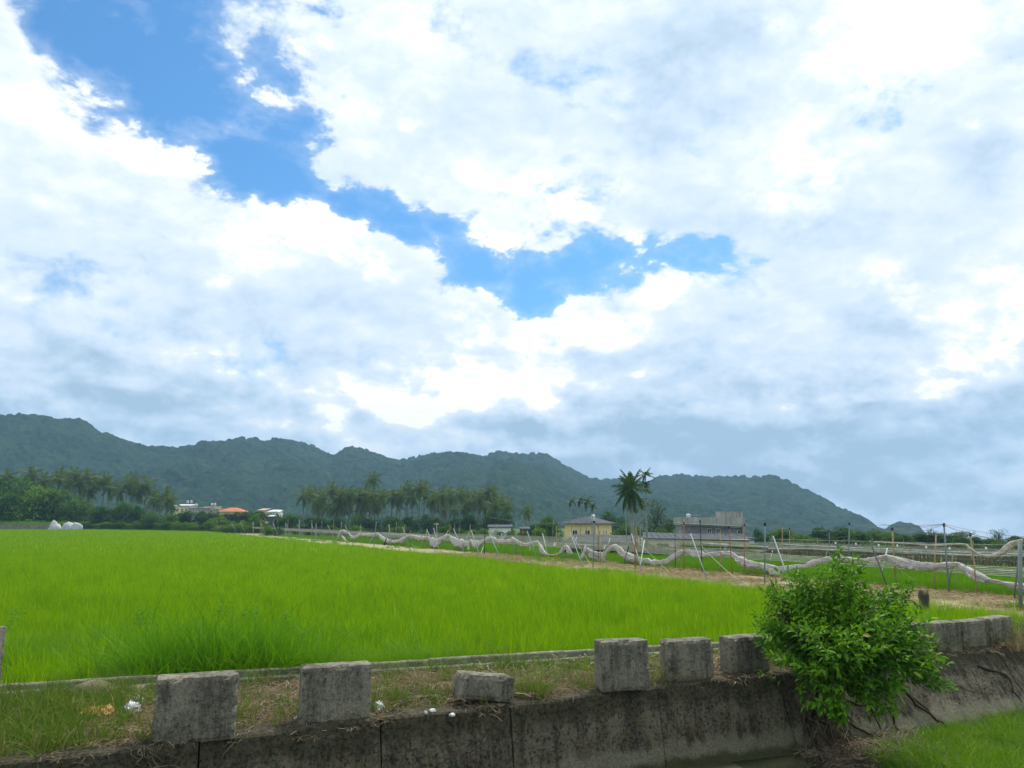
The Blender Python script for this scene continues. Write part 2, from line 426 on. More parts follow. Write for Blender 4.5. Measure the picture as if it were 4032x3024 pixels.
def mk(name, v, f, smooth=False):
    me = bpy.data.meshes.new(name)
    v = np.asarray(v, dtype=np.float32).reshape(-1, 3)
    if isinstance(f, np.ndarray):
        k = f.shape[1]; n = len(f)
        me.vertices.add(len(v)); me.vertices.foreach_set('co', v.ravel())
        me.loops.add(n * k); me.loops.foreach_set('vertex_index', f.astype(np.int32).ravel())
        me.polygons.add(n); me.polygons.foreach_set('loop_start', np.arange(0, n * k, k, dtype=np.int32))
        me.update(calc_edges=True)
    else:
        me.from_pydata([tuple(map(float, q)) for q in v], [], f); me.update()
    if smooth: me.polygons.foreach_set('use_smooth', np.ones(len(me.polygons), bool))
    return me
class MB:
    def __init__(s): s.v = []; s.f = []
    def add(s, v, f):
        o = len(s.v); s.v += [tuple(q) for q in v]; s.f += [tuple(i + o for i in q) for q in f]
    def box(s, x0, x1, y0, y1, z0, z1):
        s.add([(x0, y0, z0), (x1, y0, z0), (x1, y1, z0), (x0, y1, z0), (x0, y0, z1), (x1, y0, z1), (x1, y1, z1), (x0, y1, z1)],
              [(0, 3, 2, 1), (4, 5, 6, 7), (0, 1, 5, 4), (1, 2, 6, 5), (2, 3, 7, 6), (3, 0, 4, 7)])
    def tube(s, pts, rad, n=6, cap=True):
        pts = [Vector(p) for p in pts]; N = len(pts)
        if isinstance(rad, (int, float)): rad = [rad] * N
        vs = []; fs = []; up = None
        for i, p in enumerate(pts):
            t = (pts[min(i + 1, N - 1)] - pts[max(i - 1, 0)]).normalized()
            if up is None: up = Vector((0, 0, 1)) if abs(t.z) < .9 else Vector((1, 0, 0))
            a = t.cross(up).normalized(); b = a.cross(t).normalized(); up = b
            for k in range(n):
                q = 2 * pi * k / n; vs.append(p + (a * cos(q) + b * sin(q)) * rad[i])
        for i in range(N - 1):
            for k in range(n):
                k2 = (k + 1) % n; fs.append((i * n + k, i * n + k2, (i + 1) * n + k2, (i + 1) * n + k))
        if cap: fs.append(tuple(range(n))[::-1]); fs.append(tuple((N - 1) * n + k for k in range(n)))
        s.add(vs, fs)
    def mesh(s, name, smooth=False): return mk(name, s.v, s.f, smooth)
def vhash(ix, iy, seed=0):
    h = (ix.astype(np.int64) * 374761393 + iy.astype(np.int64) * 668265263 + seed * 974634777) & 0xffffffff
    h = ((h ^ (h >> 13)) * 1274126177) & 0xffffffff
    return ((h ^ (h >> 16)) & 0xffff) / 65535.0
def vnoise(x, y, seed=0):
    ix = np.floor(x); iy = np.floor(y); fx = x - ix; fy = y - iy
    fx = fx * fx * (3 - 2 * fx); fy = fy * fy * (3 - 2 * fy)
    a = vhash(ix, iy, seed); b = vhash(ix + 1, iy, seed); c = vhash(ix, iy + 1, seed); d = vhash(ix + 1, iy + 1, seed)
    return (a * (1 - fx) + b * fx) * (1 - fy) + (c * (1 - fx) + d * fx) * fy
def fbm(x, y, seed=0, oct=4, gain=.5):
    t = 0; a = 1; s = 0
    for k in range(oct): t = t + a * vnoise(x * 2 ** k, y * 2 ** k, seed + k * 17); s += a; a *= gain
    return t / s - .5
def sm(x, a, b):
    t = np.clip((x - a) / (b - a), 0, 1); return t * t * (3 - 2 * t)
from mathutils import noise as mnoise
def sfb(x, y, seed=0, oct=4, gain=.5):
    return mnoise.fractal(Vector((x, y, seed * 3.71)), 1.0, 2.0, oct) * .32
ORD = ['first', 'second', 'third', 'fourth', 'fifth', 'sixth', 'seventh', 'eighth', 'ninth', 'tenth', 'eleventh', 'twelfth', 'thirteenth',
       'fourteenth', 'fifteenth', 'sixteenth', 'seventeenth', 'eighteenth', 'nineteenth', 'twentieth']
TENS = {20: 'twenty', 30: 'thirty', 40: 'forty', 50: 'fifty', 60: 'sixty', 70: 'seventy'}
def ordn(i):
    if i < 20: return ORD[i]
    n = i + 1; t = n // 10 * 10; u = n % 10
    return TENS[t] + '-' + ORD[u - 1] if u else TENS[t][:-1] + 'ieth'

# ------------------------------------------------------------------ ground frames
SOIL = -.3
W0 = px(600, 2938, 0); W1 = px(3950, 2545, 0)
Wt = (W1 - W0).normalized(); Wn = Vector((-Wt.y, Wt.x, 0))            # Wn points to the field
if Wn.y < 0: Wn = -Wn
def wp(s, q, z=0.0): return W0 + Wt * s + Wn * q + Vector((0, 0, z))
def sq(p): d = Vector((p.x, p.y, 0)) - Vector((W0.x, W0.y, 0)); return d.dot(Wt), d.dot(Wn)
K0 = px(0, 2735, .05); K1 = px(2870, 2557, .05); Kt = (Vector((K1.x - K0.x, K1.y - K0.y, 0))).normalized(); Kn = Vector((-Kt.y, Kt.x, 0))
B0 = px(1300, 2140, .25); B1 = px(3800, 2385, .25)
Bt = Vector((B0.x - B1.x, B0.y - B1.y, 0)).normalized()                # towards the far left
Bn = Vector((Bt.y, -Bt.x, 0))                                          # to the right, away from the rice
def bp(a, p, z=SOIL): q = B1 + Bt * a + Bn * p; return Vector((q.x, q.y, z))
def perp(x, y): return (x - B1.x) * Bn.x + (y - B1.y) * Bn.y
def along(x, y): return (x - B1.x) * Bt.x + (y - B1.y) * Bt.y
def kperp(x, y): return (x - K0.x) * Kn.x + (y - K0.y) * Kn.y
def rowpt(x, y, p):
    """where the sight line through x, y meets the upright plane of the net row p metres beyond the rice edge"""
    r = ray(x, y); o = Vector((0, 0, CAMZ)); num = p - perp(0, 0); den = r.x * Bn.x + r.y * Bn.y
    return o + r * (num / den)
def gz(x, y):
    p = perp(x, y); d = np.hypot(x, y); a = np.arctan2(x, np.maximum(y, .1)); a = np.where(y < 5, 0, a)
    return -.36 + .55 * sm(d, 90, 240) * sm(-p, -2, 30) - 1.95 * sm(p, 34, 46) * sm(d, 60, 80) - .034 * np.maximum(0, d - 175) * sm(a, .18, .40) * (1 - .0 * a)
# one sheet of ground in canal coordinates: near bank, canal, far bank, plain
qs = np.concatenate([[-2000, -1200, -500, -150, -60, -20, -9.0, -8.6, -7.2, -3, -.9, -.05, .3, 1, 2], np.arange(4, 120, 3.0), np.arange(125, 400, 12), np.arange(420, 900, 50), [1000, 1400, 2000]])
ss = np.concatenate([[-1600, -1200, -800], np.arange(-500, -120, 30), np.arange(-120, 160, 4.0), np.arange(160, 700, 30), [800, 1200, 1700]])
SS, QQ = np.meshgrid(ss, qs)
gx = W0.x + Wt.x * SS + Wn.x * QQ; gy = W0.y + Wt.y * SS + Wn.y * QQ
g = gz(gx, gy) + fbm(gx / 9, gy / 9, 3) * .12 * sm(QQ, 5, 40)
g = np.where(QQ < -8.8, 1.2, np.where(QQ < -.5, -1.75, np.where(QQ < .2, -1.75, g)))
def gridmesh(name, X, Y, Z, smooth=False):
    r, c = X.shape; i = np.arange(r * c).reshape(r, c)
    f = np.stack([i[:-1, :-1].ravel(), i[:-1, 1:].ravel(), i[1:, 1:].ravel(), i[1:, :-1].ravel()], 1)
    return mk(name, np.stack([X.ravel(), Y.ravel(), Z.ravel()], 1), f, smooth)
structure('ground', gridmesh('ground', gx, gy, g, True), 'ground')

def strip(name, mat, f, n_a, n_b):
    a = np.linspace(0, 1, n_a); b = np.linspace(0, 1, n_b); A, B = np.meshgrid(a, b)
    X, Y, Z = f(A, B); return structure(name, gridmesh(name, X, Y, Z, True), mat)
# canal bed, its shallow water
def f_bed(A, B):
    s = -14 + A * 60; q = -8.7 + B * 8.75
    x = W0.x + Wt.x * s + Wn.x * q; y = W0.y + Wt.y * s + Wn.y * q
    rise = sm(s + q * .9, 12.5, 16.5) * .10
    return x, y, -1.42 + fbm(x * .8, y * .8, 5) * .14 + rise
strip('canal_bed', 'bed', f_bed, 200, 50)
def f_water(A, B):
    s = -14 + A * 60; q = -8.6 + B * 8.62
    return W0.x + Wt.x * s + Wn.x * q, W0.y + Wt.y * s + Wn.y * q, -1.405 + 0 * s
strip('canal_water', 'water', f_water, 2, 2)
# far bank between canal wall and kerb
def f_bank(A, B):
    s = -14 + A * 60
    x0 = W0.x + Wt.x * s + Wn.x * .25; y0 = W0.y + Wt.y * s + Wn.y * .25
    k = (x0 - K0.x) * Kt.x + (y0 - K0.y) * Kt.y
    x1 = K0.x + Kt.x * k + Kn.x * .1; y1 = K0.y + Kt.y * k + Kn.y * .1
    x = x0 + (x1 - x0) * B; y = y0 + (y1 - y0) * B
    e = np.minimum(B, 1 - B) * 4
    return x, y, -.03 + (fbm(x * 1.3, y * 1.3, 8, 5) * .16 + .02) * np.clip(e, .15, 1)
strip('canal_bank', 'bank', f_bank, 300, 24)
# field: paddy soil sheet, dirt strip, second field
def f_field(A, B):
    # bounded by kerb and by the rice edge
    yfar = 252.0
    k0 = K0 + Kn * .2
    tt = B ** 2.2
    # left edge runs out along the kerb, right edge along the boundary line
    L0 = k0 - Kt * 45; L1 = Vector((-260, yfar, 0))
    aR = along(*(k0 + Kt * 24).xy)
    R0 = bp(-2.5, 0); R1 = bp((yfar - B1.y) / Bt.y, 0)
    lx = L0.x + (L1.x - L0.x) * tt; ly = L0.y + (L1.y - L0.y) * tt
    rx = R0.x + (R1.x - R0.x) * tt; ry = R0.y + (R1.y - R0.y) * tt
    fx, fy = lx + (rx - lx) * A, ly + (ry - ly) * A
    return fx, fy, gz(fx, fy) + .08
strip('rice_field_soil', 'soil', f_field, 30, 60)
def f_dirt(A, B):
    a = -30 + A * 300; w = 12.2 + fbm(a / 5, a * 0, 4) * 1.2 * 2
    p = .0 + B * w
    x = B1.x + Bt.x * a + Bn.x * p; y = B1.y + Bt.y * a + Bn.y * p
    return x, y, SOIL + .01 + fbm(x / 1.5, y / 1.5, 9) * .08
strip('dirt_path', 'dirt', f_dirt, 400, 24)
def f_second(A, B):
    a = -40 + A * 190; p = 12.0 + B * 19
    x = B1.x + Bt.x * a + Bn.x * p; y = B1.y + Bt.y * a + Bn.y * p
    return x, y, SOIL + 0.0 + fbm(x / 2, y / 2, 10) * .05
strip('second_field_soil', 'soil', f_second, 80, 20)
# open water seen between the rice near the kerb
wv = [px(150, 2665, -.22), px(420, 2640, -.22), px(330, 2480, -.22), px(150, 2500, -.22)]
structure('paddy_water', mk('paddy_water', [(p.x, p.y, -.27) for p in wv], [(0, 1, 2, 3)]), 'paddy')

# ------------------------------------------------------------------ hills
ridge = [(-700, 900), (-400, 880), (-150, 900), (0, 893), (60, 892), (110, 891), (170, 889), (188, 896), (205, 911), (235, 925), (280, 938), (315, 953), (360, 955), (400, 952), (440, 946),
         (490, 945), (530, 938), (570, 941), (600, 936), (630, 936), (660, 942), (695, 958), (718, 971), (745, 961), (775, 963), (800, 972), (830, 982), (865, 993),
         (900, 986), (935, 979), (965, 975), (1000, 976), (1030, 981), (1050, 985), (1062, 981), (1075, 974), (1100, 977), (1125, 980), (1165, 981), (1195, 991), (1210, 1001), (1240, 1015),
         (1270, 1027), (1300, 1029), (1345, 1025), (1400, 1034), (1425, 1023), (1470, 1021), (1520, 1026), (1560, 1023), (1610, 1024), (1645, 1029), (1668, 1023), (1690, 1028),
         (1710, 1041), (1735, 1055), (1770, 1072), (1800, 1085), (1840, 1102), (1870, 1116), (1895, 1131), (1910, 1136), (1922, 1129), (1940, 1124), (1965, 1124), (1985, 1131), (2000, 1146), (2030, 1162), (2300, 1170), (2900, 1172)]
ra = []; rt = []
for x, y in ridge:
    r = ray(x * 1.8228, y * 1.8228); ra.append(atan2(r.x, r.y)); rt.append(r.z / math.hypot(r.x, r.y))
NA, NR = 1500, 250
az = np.linspace(radians(-48), radians(46), NA)
te = np.interp(az, ra, rt)
te = te + fbm(az * 60, az * 0, 31, 3) * .0016
R1_ = 1350 + 160 * np.sin(az * 5 + 1) - 250 * sm(az, .2, .62)
GB = None
tt = np.concatenate([np.linspace(0, 1, NR - 14), np.linspace(1.02, 1.5, 14)])
T, A_ = np.meshgrid(tt, az, indexing='ij')
R0_ = 620 + 0 * az
RR = R0_[None, :] + (R1_ - R0_)[None, :] * T
X = RR * np.sin(A_); Y = RR * np.cos(A_)
Hh = (te * R1_)[None, :]
sp = fbm(X / 170, Y / 420, 21, 5, .55)
prof = np.clip(T, 0, 1) ** 1.25
base_ = gz(X, Y) - 1.5
Z = base_ * (1 - prof) + Hh * prof + sp * 120 * (np.clip(T * (1.08 - T) * 4, 0, 1) ** .8) * np.clip(Hh / 160, 0.0, 1)
Z = np.where(T > 1, Hh - np.abs(Hh) * (T - 1) * 1.7 - 40 * (T - 1), Z)
lim = te[None, :] * RR * 1.0 - .5; Z = np.minimum(Z, np.where(T < 1, lim - (1 - T) * 4, Z))
def canopy(X, Y, cell, seed):
    ix = np.floor(X / cell); iy = np.floor(Y / cell); best = np.full(X.shape, 9.0); hh = np.zeros(X.shape)
    for i in (-1, 0, 1):
        for j in (-1, 0, 1):
            cx = ix + i; cy = iy + j
            qx = (cx + vhash(cx, cy, seed)) * cell; qy = (cy + vhash(cx, cy, seed + 5)) * cell
            d = np.hypot(X - qx, Y - qy) / cell; m = d < best
            best = np.where(m, d, best); hh = np.where(m, vhash(cx, cy, seed + 9), hh)
    return np.sqrt(np.clip(1 - best ** 2, 0, 1)) * (.35 + hh)
fade = sm(Hh + 0 * T, -20, 20)
Z = Z + (canopy(X, Y, 9.5, 3) * 4.8 + canopy(X, Y, 5, 8) * 2.2 + fbm(X / 40, Y / 40, 77, 3) * 6 - 3.6) * np.clip(fade, .1, 1) - 1.0
structure('hills', gridmesh('hills', X, Y, Z, False), 'hill')

# ------------------------------------------------------------------ canal wall (panels) and kerb
def wall_z(s): return sfb(s * .9, .3, 51, 4) * .10
wall = empty('canal_wall', wp(0, 0, -1.5), 'dark stained sloping concrete canal wall under the row of concrete blocks', 'wall')
joints = [-14, -9.5, -6.2, -2.9, .6, 3.6]
for xx in (1500, 2010, 2590, 2790, 3060, 3230, 3480, 3790, 3905): joints.append(sq(px(xx, 2938 - .117 * (xx - 600), 0))[0])
joints = sorted(set([round(j, 2) for j in joints if j < 17.2])) + [18.6, 21.5, 24.5, 28, 32, 38]
jj = [joints[0]]
for j in joints[1:]:
    if j - jj[-1] > 1.3: jj.append(j)
for i in range(len(jj) - 1):
    s0, s1 = jj[i] + .012, jj[i + 1] - .012
    ns = max(8, int((s1 - s0) / .07)); zs = np.linspace(0, 1, 26)
    vs_ = []; off = random.uniform(-.02, .02)
    for k in range(ns + 1):
        s = s0 + (s1 - s0) * k / ns
        bat = .22 + .75 * float(sm(np.array([s]), 8.5, 15)[0])
        top = wall_z(s) + .01
        # profile: back of cap, front lip, down the face
        prof = [(.55, top - .02), (.30, top + .01), (.12, top), (.03, top - .01)]
        for zi in zs: prof.append((-.0 - bat * zi, top - .04 - zi * (1.50 + top)))
        prof.append((.55, -1.6))
        for m, (q, z) in enumerate(prof):
            e = min(k, ns - k); round_ = .02 if e == 0 else 0
            nn = sfb(s * 2.2 + 40, z * 2.2 + 9.0, 61, 5) * .09 if 0 < m < len(prof) - 1 else 0
            lip = sfb(s * 3.1, 2.0, 71, 4) * .12 if 2 <= m <= 6 else 0
            vs_.append(wp(s, q + nn + lip + off + round_, z) - wall.location)
    npf = len(prof); fs_ = []
    for k in range(ns):
        for m in range(npf - 1): fs_.append((k * npf + m, k * npf + m + 1, (k + 1) * npf + m + 1, (k + 1) * npf + m))
        fs_.append((k * npf + npf - 1, k * npf, (k + 1) * npf, (k + 1) * npf + npf - 1))
    fs_.append(tuple(range(npf))[::-1]); fs_.append(tuple(ns * npf + m for m in range(npf)))
    link('panel', mk('panel', vs_, fs_), 'wall', wall)

kerb = empty('field_kerb', (K0.x, K0.y, 0), 'long low concrete kerb with a stepped ledge along the near edge of the rice', 'kerb')
def kp(s, q, z): return Kt * s + Kn * q + Vector((0, 0, z))
kj = [-14, -9.8, -6, -2.3, 1.05, 4.3, 7.6, 10.6, 13.9, 17.4, 21, 25, 29, 33.5]
for i in range(len(kj) - 1):
    s0, s1 = kj[i] + .008, kj[i + 1] - .008
    for nm, q0, q1, z0, z1 in (('kerb_stone', 0, .15, -.3, .215 + random.uniform(-.012, .012)), ('ledge', -.19, -.003, -.3, .10 + random.uniform(-.01, .01))):
        n = 24; vs_ = []; fs_ = []
        for k in range(n + 1):
            s = s0 + (s1 - s0) * k / n
            w = sfb(s * 2.3, q0 * 7.0, 81, 4) * .03; h = sfb(s * 3.7, q0 * 9 + 5.0, 82, 4) * .03
            for (q, z) in ((q0 + w, z0), (q0 + w, z1 - .02 + h), (q0 + .02 + w, z1 + h), (q1 - .01, z1 + h), (q1, z1 - .015 + h), (q1, z0)): vs_.append(kp(s, q, z))
        for k in range(n):
            for m in range(5): fs_.append((k * 6 + m + 1, k * 6 + m, (k + 1) * 6 + m, (k + 1) * 6 + m + 1))
        fs_.append((0, 1, 2, 3, 4, 5)); fs_.append(tuple(n * 6 + m for m in range(6))[::-1])
        link(nm, mk(nm, vs_, fs_), 'kerb', kerb)

# ------------------------------------------------------------------ concrete blocks
def rough_box(w, d, h, seed, amp=.012, taper=0.0, step=.07):
    """box with bevelled, chipped edges; front face at y=0, base at z=0"""
    nx, ny, nz = [max(4, int(q / step)) for q in (w, d, h)]
    idx = {}; vs_ = []; fs_ = []
    def vid(i, j, k):
        if (i, j, k) not in idx:
            idx[(i, j, k)] = len(vs_); x = w * i / nx; y = d * j / ny; z = h * k / nz
            ex, ey, ez = min(x, w - x), min(y, d - y), min(z, h - z)
            nn = lambda a, b, c: sfb(a * 4.0 + c + seed * 3.1, b * 4.0 + seed, seed, 4)
            cxx, cyy, czz = w / 2, d / 2, h / 2
            chip = max(0, nn(x * 1.5 + y, z * 1.5 + y, 7) - .05) * .20
            e = sorted((ex, ey, ez))
            if e[1] < .045:                              # on an edge: pull in
                k_ = .016 + chip
                if ex < .045: x += (cxx - x) / cxx * k_
                if ey < .045: y += (cyy - y) / cyy * k_
                if ez < .045: z += (czz - z) / czz * k_
            x += nn(z, y, 1) * amp * 3; y += nn(x, z, 2) * amp * 3; z += nn(x, y, 3) * amp * 2
            x += (z / h) * taper * (cxx - x) / cxx
            vs_.append((x, y, z))
        return idx[(i, j, k)]
    for i in range(nx):
        for j in range(ny):
            fs_.append((vid(i, j, nz), vid(i + 1, j, nz), vid(i + 1, j + 1, nz), vid(i, j + 1, nz)))
            fs_.append((vid(i, j, 0), vid(i, j + 1, 0), vid(i + 1, j + 1, 0), vid(i + 1, j, 0)))
    for i in range(nx):
        for k in range(nz):
            fs_.append((vid(i, 0, k), vid(i + 1, 0, k), vid(i + 1, 0, k + 1), vid(i, 0, k + 1)))
            fs_.append((vid(i, ny, k), vid(i, ny, k + 1), vid(i + 1, ny, k + 1), vid(i + 1, ny, k)))
    for j in range(ny):
        for k in range(nz):
            fs_.append((vid(0, j, k), vid(0, j, k + 1), vid(0, j + 1, k + 1), vid(0, j + 1, k)))
            fs_.append((vid(nx, j, k), vid(nx, j + 1, k), vid(nx, j + 1, k + 1), vid(nx, j, k + 1)))
    return vs_, fs_
blocks = [(592, 2938, 928, 2906, 629, 2673, .42, 'largest upright concrete block, nearest on the left, its foot cracked from the wall'),
          (1181, 2858, 1462, 2832, 1199, 2630, .40, 'upright concrete block between the largest block and the toppled one'),
          (2372, 2735, 2563, 2722, 2367, 2538, .40, 'upright concrete block with an eroded crumbling foot, right of the toppled block'),
          (2642, 2688, 2816, 2674, 2640, 2524, .40, 'upright streaked concrete block between the crumbling-foot block and the one touching the bush'),
          (2884, 2660, 3035, 2645, 2874, 2511, .40, 'upright concrete block whose right edge is touched by the bush'),
          (3150, 2632, 3285, 2618, 3145, 2490, .40, 'concrete block almost hidden behind the left part of the bush'),
          (3360, 2607, 3480, 2596, 3356, 2475, .40, 'concrete block hidden behind the middle of the bush'),
          (3560, 2585, 3668, 2572, 3556, 2462, .40, 'concrete block half hidden at the right side of the bush'),
          (3679, 2570, 3794, 2562, 3676, 2453, .40, 'concrete block with long vertical dark streaks right of the bush'),
          (3800, 2558, 3904, 2547, 3799, 2447, .40, 'grass topped concrete block, second from the right edge'),
          (3908, 2546, 3998, 2532, 3897, 2435, .40, 'concrete block at the right end of the row beside a white stone')]
for i, (xl, yl, xr, yr, xt, yt, d, lab) in enumerate(blocks):
    a = px(xl, yl, .0); b = px(xr, yr, .0)
    w = (b - a).length; h = pdep(xt, yt, a.y + .02).z
    t = (b - a).normalized(); v, f = rough_box(w, d, h + .03, 11 + i, .010, .0)
    o = link('guard_block', mk('guard_block', v, f), 'concrete'); tag(o, lab, 'concrete block', 'concrete blocks standing on the canal wall')
    o.location = (a.x, a.y, -.03 if i != 2 else .02); o.rotation_euler = (0, 0, atan2(t.y, t.x))
# toppled block
a = px(1835, 2780, .0); b = px(2046, 2772, .0)
v, f = rough_box(1.0, .55, .42, 40, .016, .04)
o = link('guard_block', mk('guard_block', v, f), 'concrete')
tag(o, 'toppled mossy concrete block lying tilted on the bank edge between upright blocks', 'concrete block', 'concrete blocks standing on the canal wall')
o.location = (a.x - .15, a.y - .05, .11); o.rotation_euler = (radians(-4), radians(7), atan2((b - a).y, (b - a).x) + radians(6))
p = px(-10, 2640, .2)
v, f = rough_box(.3, .3, 1.15, 44, .01)
o = link('marker_post', mk('marker_post', v, f), 'concrete'); o.location = pdep(-92, 2600, 13.9); o.location.z = -.1
o.scale = (1, 1, 1.12); tag(o, 'concrete post cut by the left edge of the picture beside the rice', 'post')

def leafmesh(name, L, W, fold=.25, droop=.15):
    v = [(0, 0, 0), (L * .28, W * .42, fold * W), (L * .65, W * .40, fold * W - droop * L * .4), (L, 0, -droop * L), (L * .65, -W * .40, fold * W - droop * L * .4), (L * .28, -W * .42, fold * W), (L * .5, 0, -.02 * L)]
    f = [(0, 6, 1), (1, 6, 2), (2, 6, 3), (3, 6, 4), (4, 6, 5), (5, 6, 0)]
    return v, f
LV, LF = leafmesh('leaf', 1.0, .42); LV = np.array(LV); LF = np.array(LF)
def leafcloud(name, pos, dirs, size, roll=.8, seed=0):
    """many separate leaves in one mesh: each starts at pos and points along dirs"""
    r = np.random.default_rng(seed); n = len(pos); d = dirs / np.linalg.norm(dirs, axis=1, keepdims=True)
    up = np.array([0, 0, 1.0]) + r.normal(0, roll * .5, (n, 3)); side = np.cross(up, d); side /= np.linalg.norm(side, axis=1, keepdims=True) + 1e-9
    nn = np.cross(d, side); R = np.stack([d, side, nn], 2)
    sz = np.asarray(size) * np.ones(n)
    v = np.einsum('nij,kj->nki', R, LV) * sz[:, None, None] + pos[:, None, :]
    f = (LF[None] + (np.arange(n) * len(LV))[:, None, None]).reshape(-1, 3)
    return mk(name, v.reshape(-1, 3), f), R

# ------------------------------------------------------------------ instanced ground cover
def scatter(name, mat, pts, sources, scales, kind='stuff', tilt=.18, zscale=None):
    """one object: points that carry small plant meshes through geometry nodes"""
    pts = np.asarray(pts, np.float32); n = len(pts)
    me = bpy.data.meshes.new(name); me.vertices.add(n); me.vertices.foreach_set('co', pts.ravel())
    def att(nm, typ, data, fld='value'):
        a = me.attributes.new(nm, typ, 'POINT'); a.data.foreach_set(fld, np.asarray(data).ravel())
    r = np.random.default_rng(abs(hash(len(name) * 131 + n)) % 2**31)
    rot = np.stack([r.normal(0, tilt, n), r.normal(0, tilt, n), r.uniform(0, 6.283, n)], 1).astype(np.float32)
    sc_ = np.asarray(scales, np.float32) * np.ones(n, np.float32)
    zs = sc_ if zscale is None else sc_ * np.asarray(zscale, np.float32)
    att('rot', 'FLOAT_VECTOR', rot, 'vector')
    att('scl', 'FLOAT_VECTOR', np.stack([sc_, sc_, zs], 1).astype(np.float32), 'vector')
    att('idx', 'INT', r.integers(0, len(sources), n).astype(np.int32))
    o = bpy.data.objects.new(name, me); col.objects.link(o); o['kind'] = kind
    c = bpy.data.collections.new(name + '_source')
    for k, sm_ in enumerate(sources):
        q = bpy.data.objects.new(name + '_piece', sm_); c.objects.link(q)
        if not sm_.materials: sm_.materials.append(M[mat])
    ng = bpy.data.node_groups.new(name, 'GeometryNodeTree')
    ng.interface.new_socket('Geometry', in_out='INPUT', socket_type='NodeSocketGeometry')
    ng.interface.new_socket('Geometry', in_out='OUTPUT', socket_type='NodeSocketGeometry')
    gi = ng.nodes.new('NodeGroupInput'); go = ng.nodes.new('NodeGroupOutput')
    ci = ng.nodes.new('GeometryNodeCollectionInfo'); ci.inputs['Collection'].default_value = c
    ci.inputs['Separate Children'].default_value = True; ci.inputs['Reset Children'].default_value = True
    ip = ng.nodes.new('GeometryNodeInstanceOnPoints'); ip.inputs['Pick Instance'].default_value = True
    def na(nm, typ):
        a = ng.nodes.new('GeometryNodeInputNamedAttribute'); a.data_type = typ; a.inputs['Name'].default_value = nm; return a.outputs['Attribute']
    L = ng.links.new
    m2p = ng.nodes.new('GeometryNodeMeshToPoints')
    L(gi.outputs[0], m2p.inputs[0]); L(m2p.outputs[0], ip.inputs['Points']); L(ci.outputs[0], ip.inputs['Instance'])
    L(na('idx', 'INT'), ip.inputs['Instance Index']); L(na('scl', 'FLOAT_VECTOR'), ip.inputs['Scale'])
    e2r = ng.nodes.new('FunctionNodeEulerToRotation'); L(na('rot', 'FLOAT_VECTOR'), e2r.inputs[0]); L(e2r.outputs[0], ip.inputs['Rotation'])
    L(ip.outputs[0], go.inputs[0])
    md = o.modifiers.new('instances', 'NODES'); md.node_group = ng
    return o
def blades(name, n, h, spread, w, bend, seg=3, hv=.3, seed=0):
    r = np.random.default_rng(seed); v = []; f = []
    for i in range(n):
        a = r.uniform(0, 6.283); rr = spread * sqrt(r.uniform()); x0, y0 = rr * cos(a), rr * sin(a)
        d = a + r.normal(0, .7); hh = h * (1 + r.normal(0, hv)); hh = max(hh, h * .3); bb = bend * hh * abs(r.normal(.6, .5)); ww = w * r.uniform(.7, 1.3)
        wa = r.uniform(0, 3.1416); wx, wy = cos(wa) * ww / 2, sin(wa) * ww / 2
        o = len(v)
        for k in range(seg):
            t = k / seg; bx = bb * t * t
            x = x0 + cos(d) * bx; y = y0 + sin(d) * bx; z = hh * (t - .25 * bend * t * t)
            g_ = (1 - t * .55)
            v += [(x - wx * g_, y - wy * g_, z), (x + wx * g_, y + wy * g_, z)]
        v.append((x0 + cos(d) * bb, y0 + sin(d) * bb, hh * (1 - .25 * bend)))
        for k in range(seg - 1):
            b = o + 2 * k; f.append((b, b + 1, b + 3)); f.append((b, b + 3, b + 2))
        b = o + 2 * (seg - 1); f.append((b, b + 1, b + 2))
    return mk(name, v, np.array(f))
def visible(x, y, margin=.12):
    return np.abs(x / np.maximum(y, .1)) < (.70 + margin)
def rice_pts(y0, y1, dens):
    n = int(dens * (y1 - y0) * y1 * 1.66)
    y = rng.uniform(y0, y1, n); x = rng.uniform(-y1 * .83, y1 * .83, n)
    m = visible(x, y) & (perp(x, y) < fbm(x / 3, y / 3, 5) * 1.0) & (kperp(x, y) > .32)
    x, y = x[m], y[m]
    # thinner round the open water on the left
    return x, y
weedc = [px(700, 2600, -.2), px(880, 2590, -.2), px(1010, 2570, -.2), px(560, 2560, -.2), px(330, 2560, -.2)]
P0w = px(225, 2620, -.25); P1w = px(600, 2650, -.25)
rice_near = [blades('rice_tuft', 15, .56, .07, .015, .40, 3, .28, k) for k in range(6)]
rice_mid = [blades('rice_tuft', 20, .56, .16, .028, .40, 2, .26, 20 + k) for k in range(5)]
rice_far = [blades('rice_tuft', 24, .55, .50, .075, .3, 1, .26, 30 + k) for k in range(5)]
parts = []
def hgt(x, y):
    return 1 + fbm(x / .9, y / .9, 41, 3) * .45 + fbm(x / 5, y / 5, 44, 3) * .45 + rng.normal(0, .10, len(x))
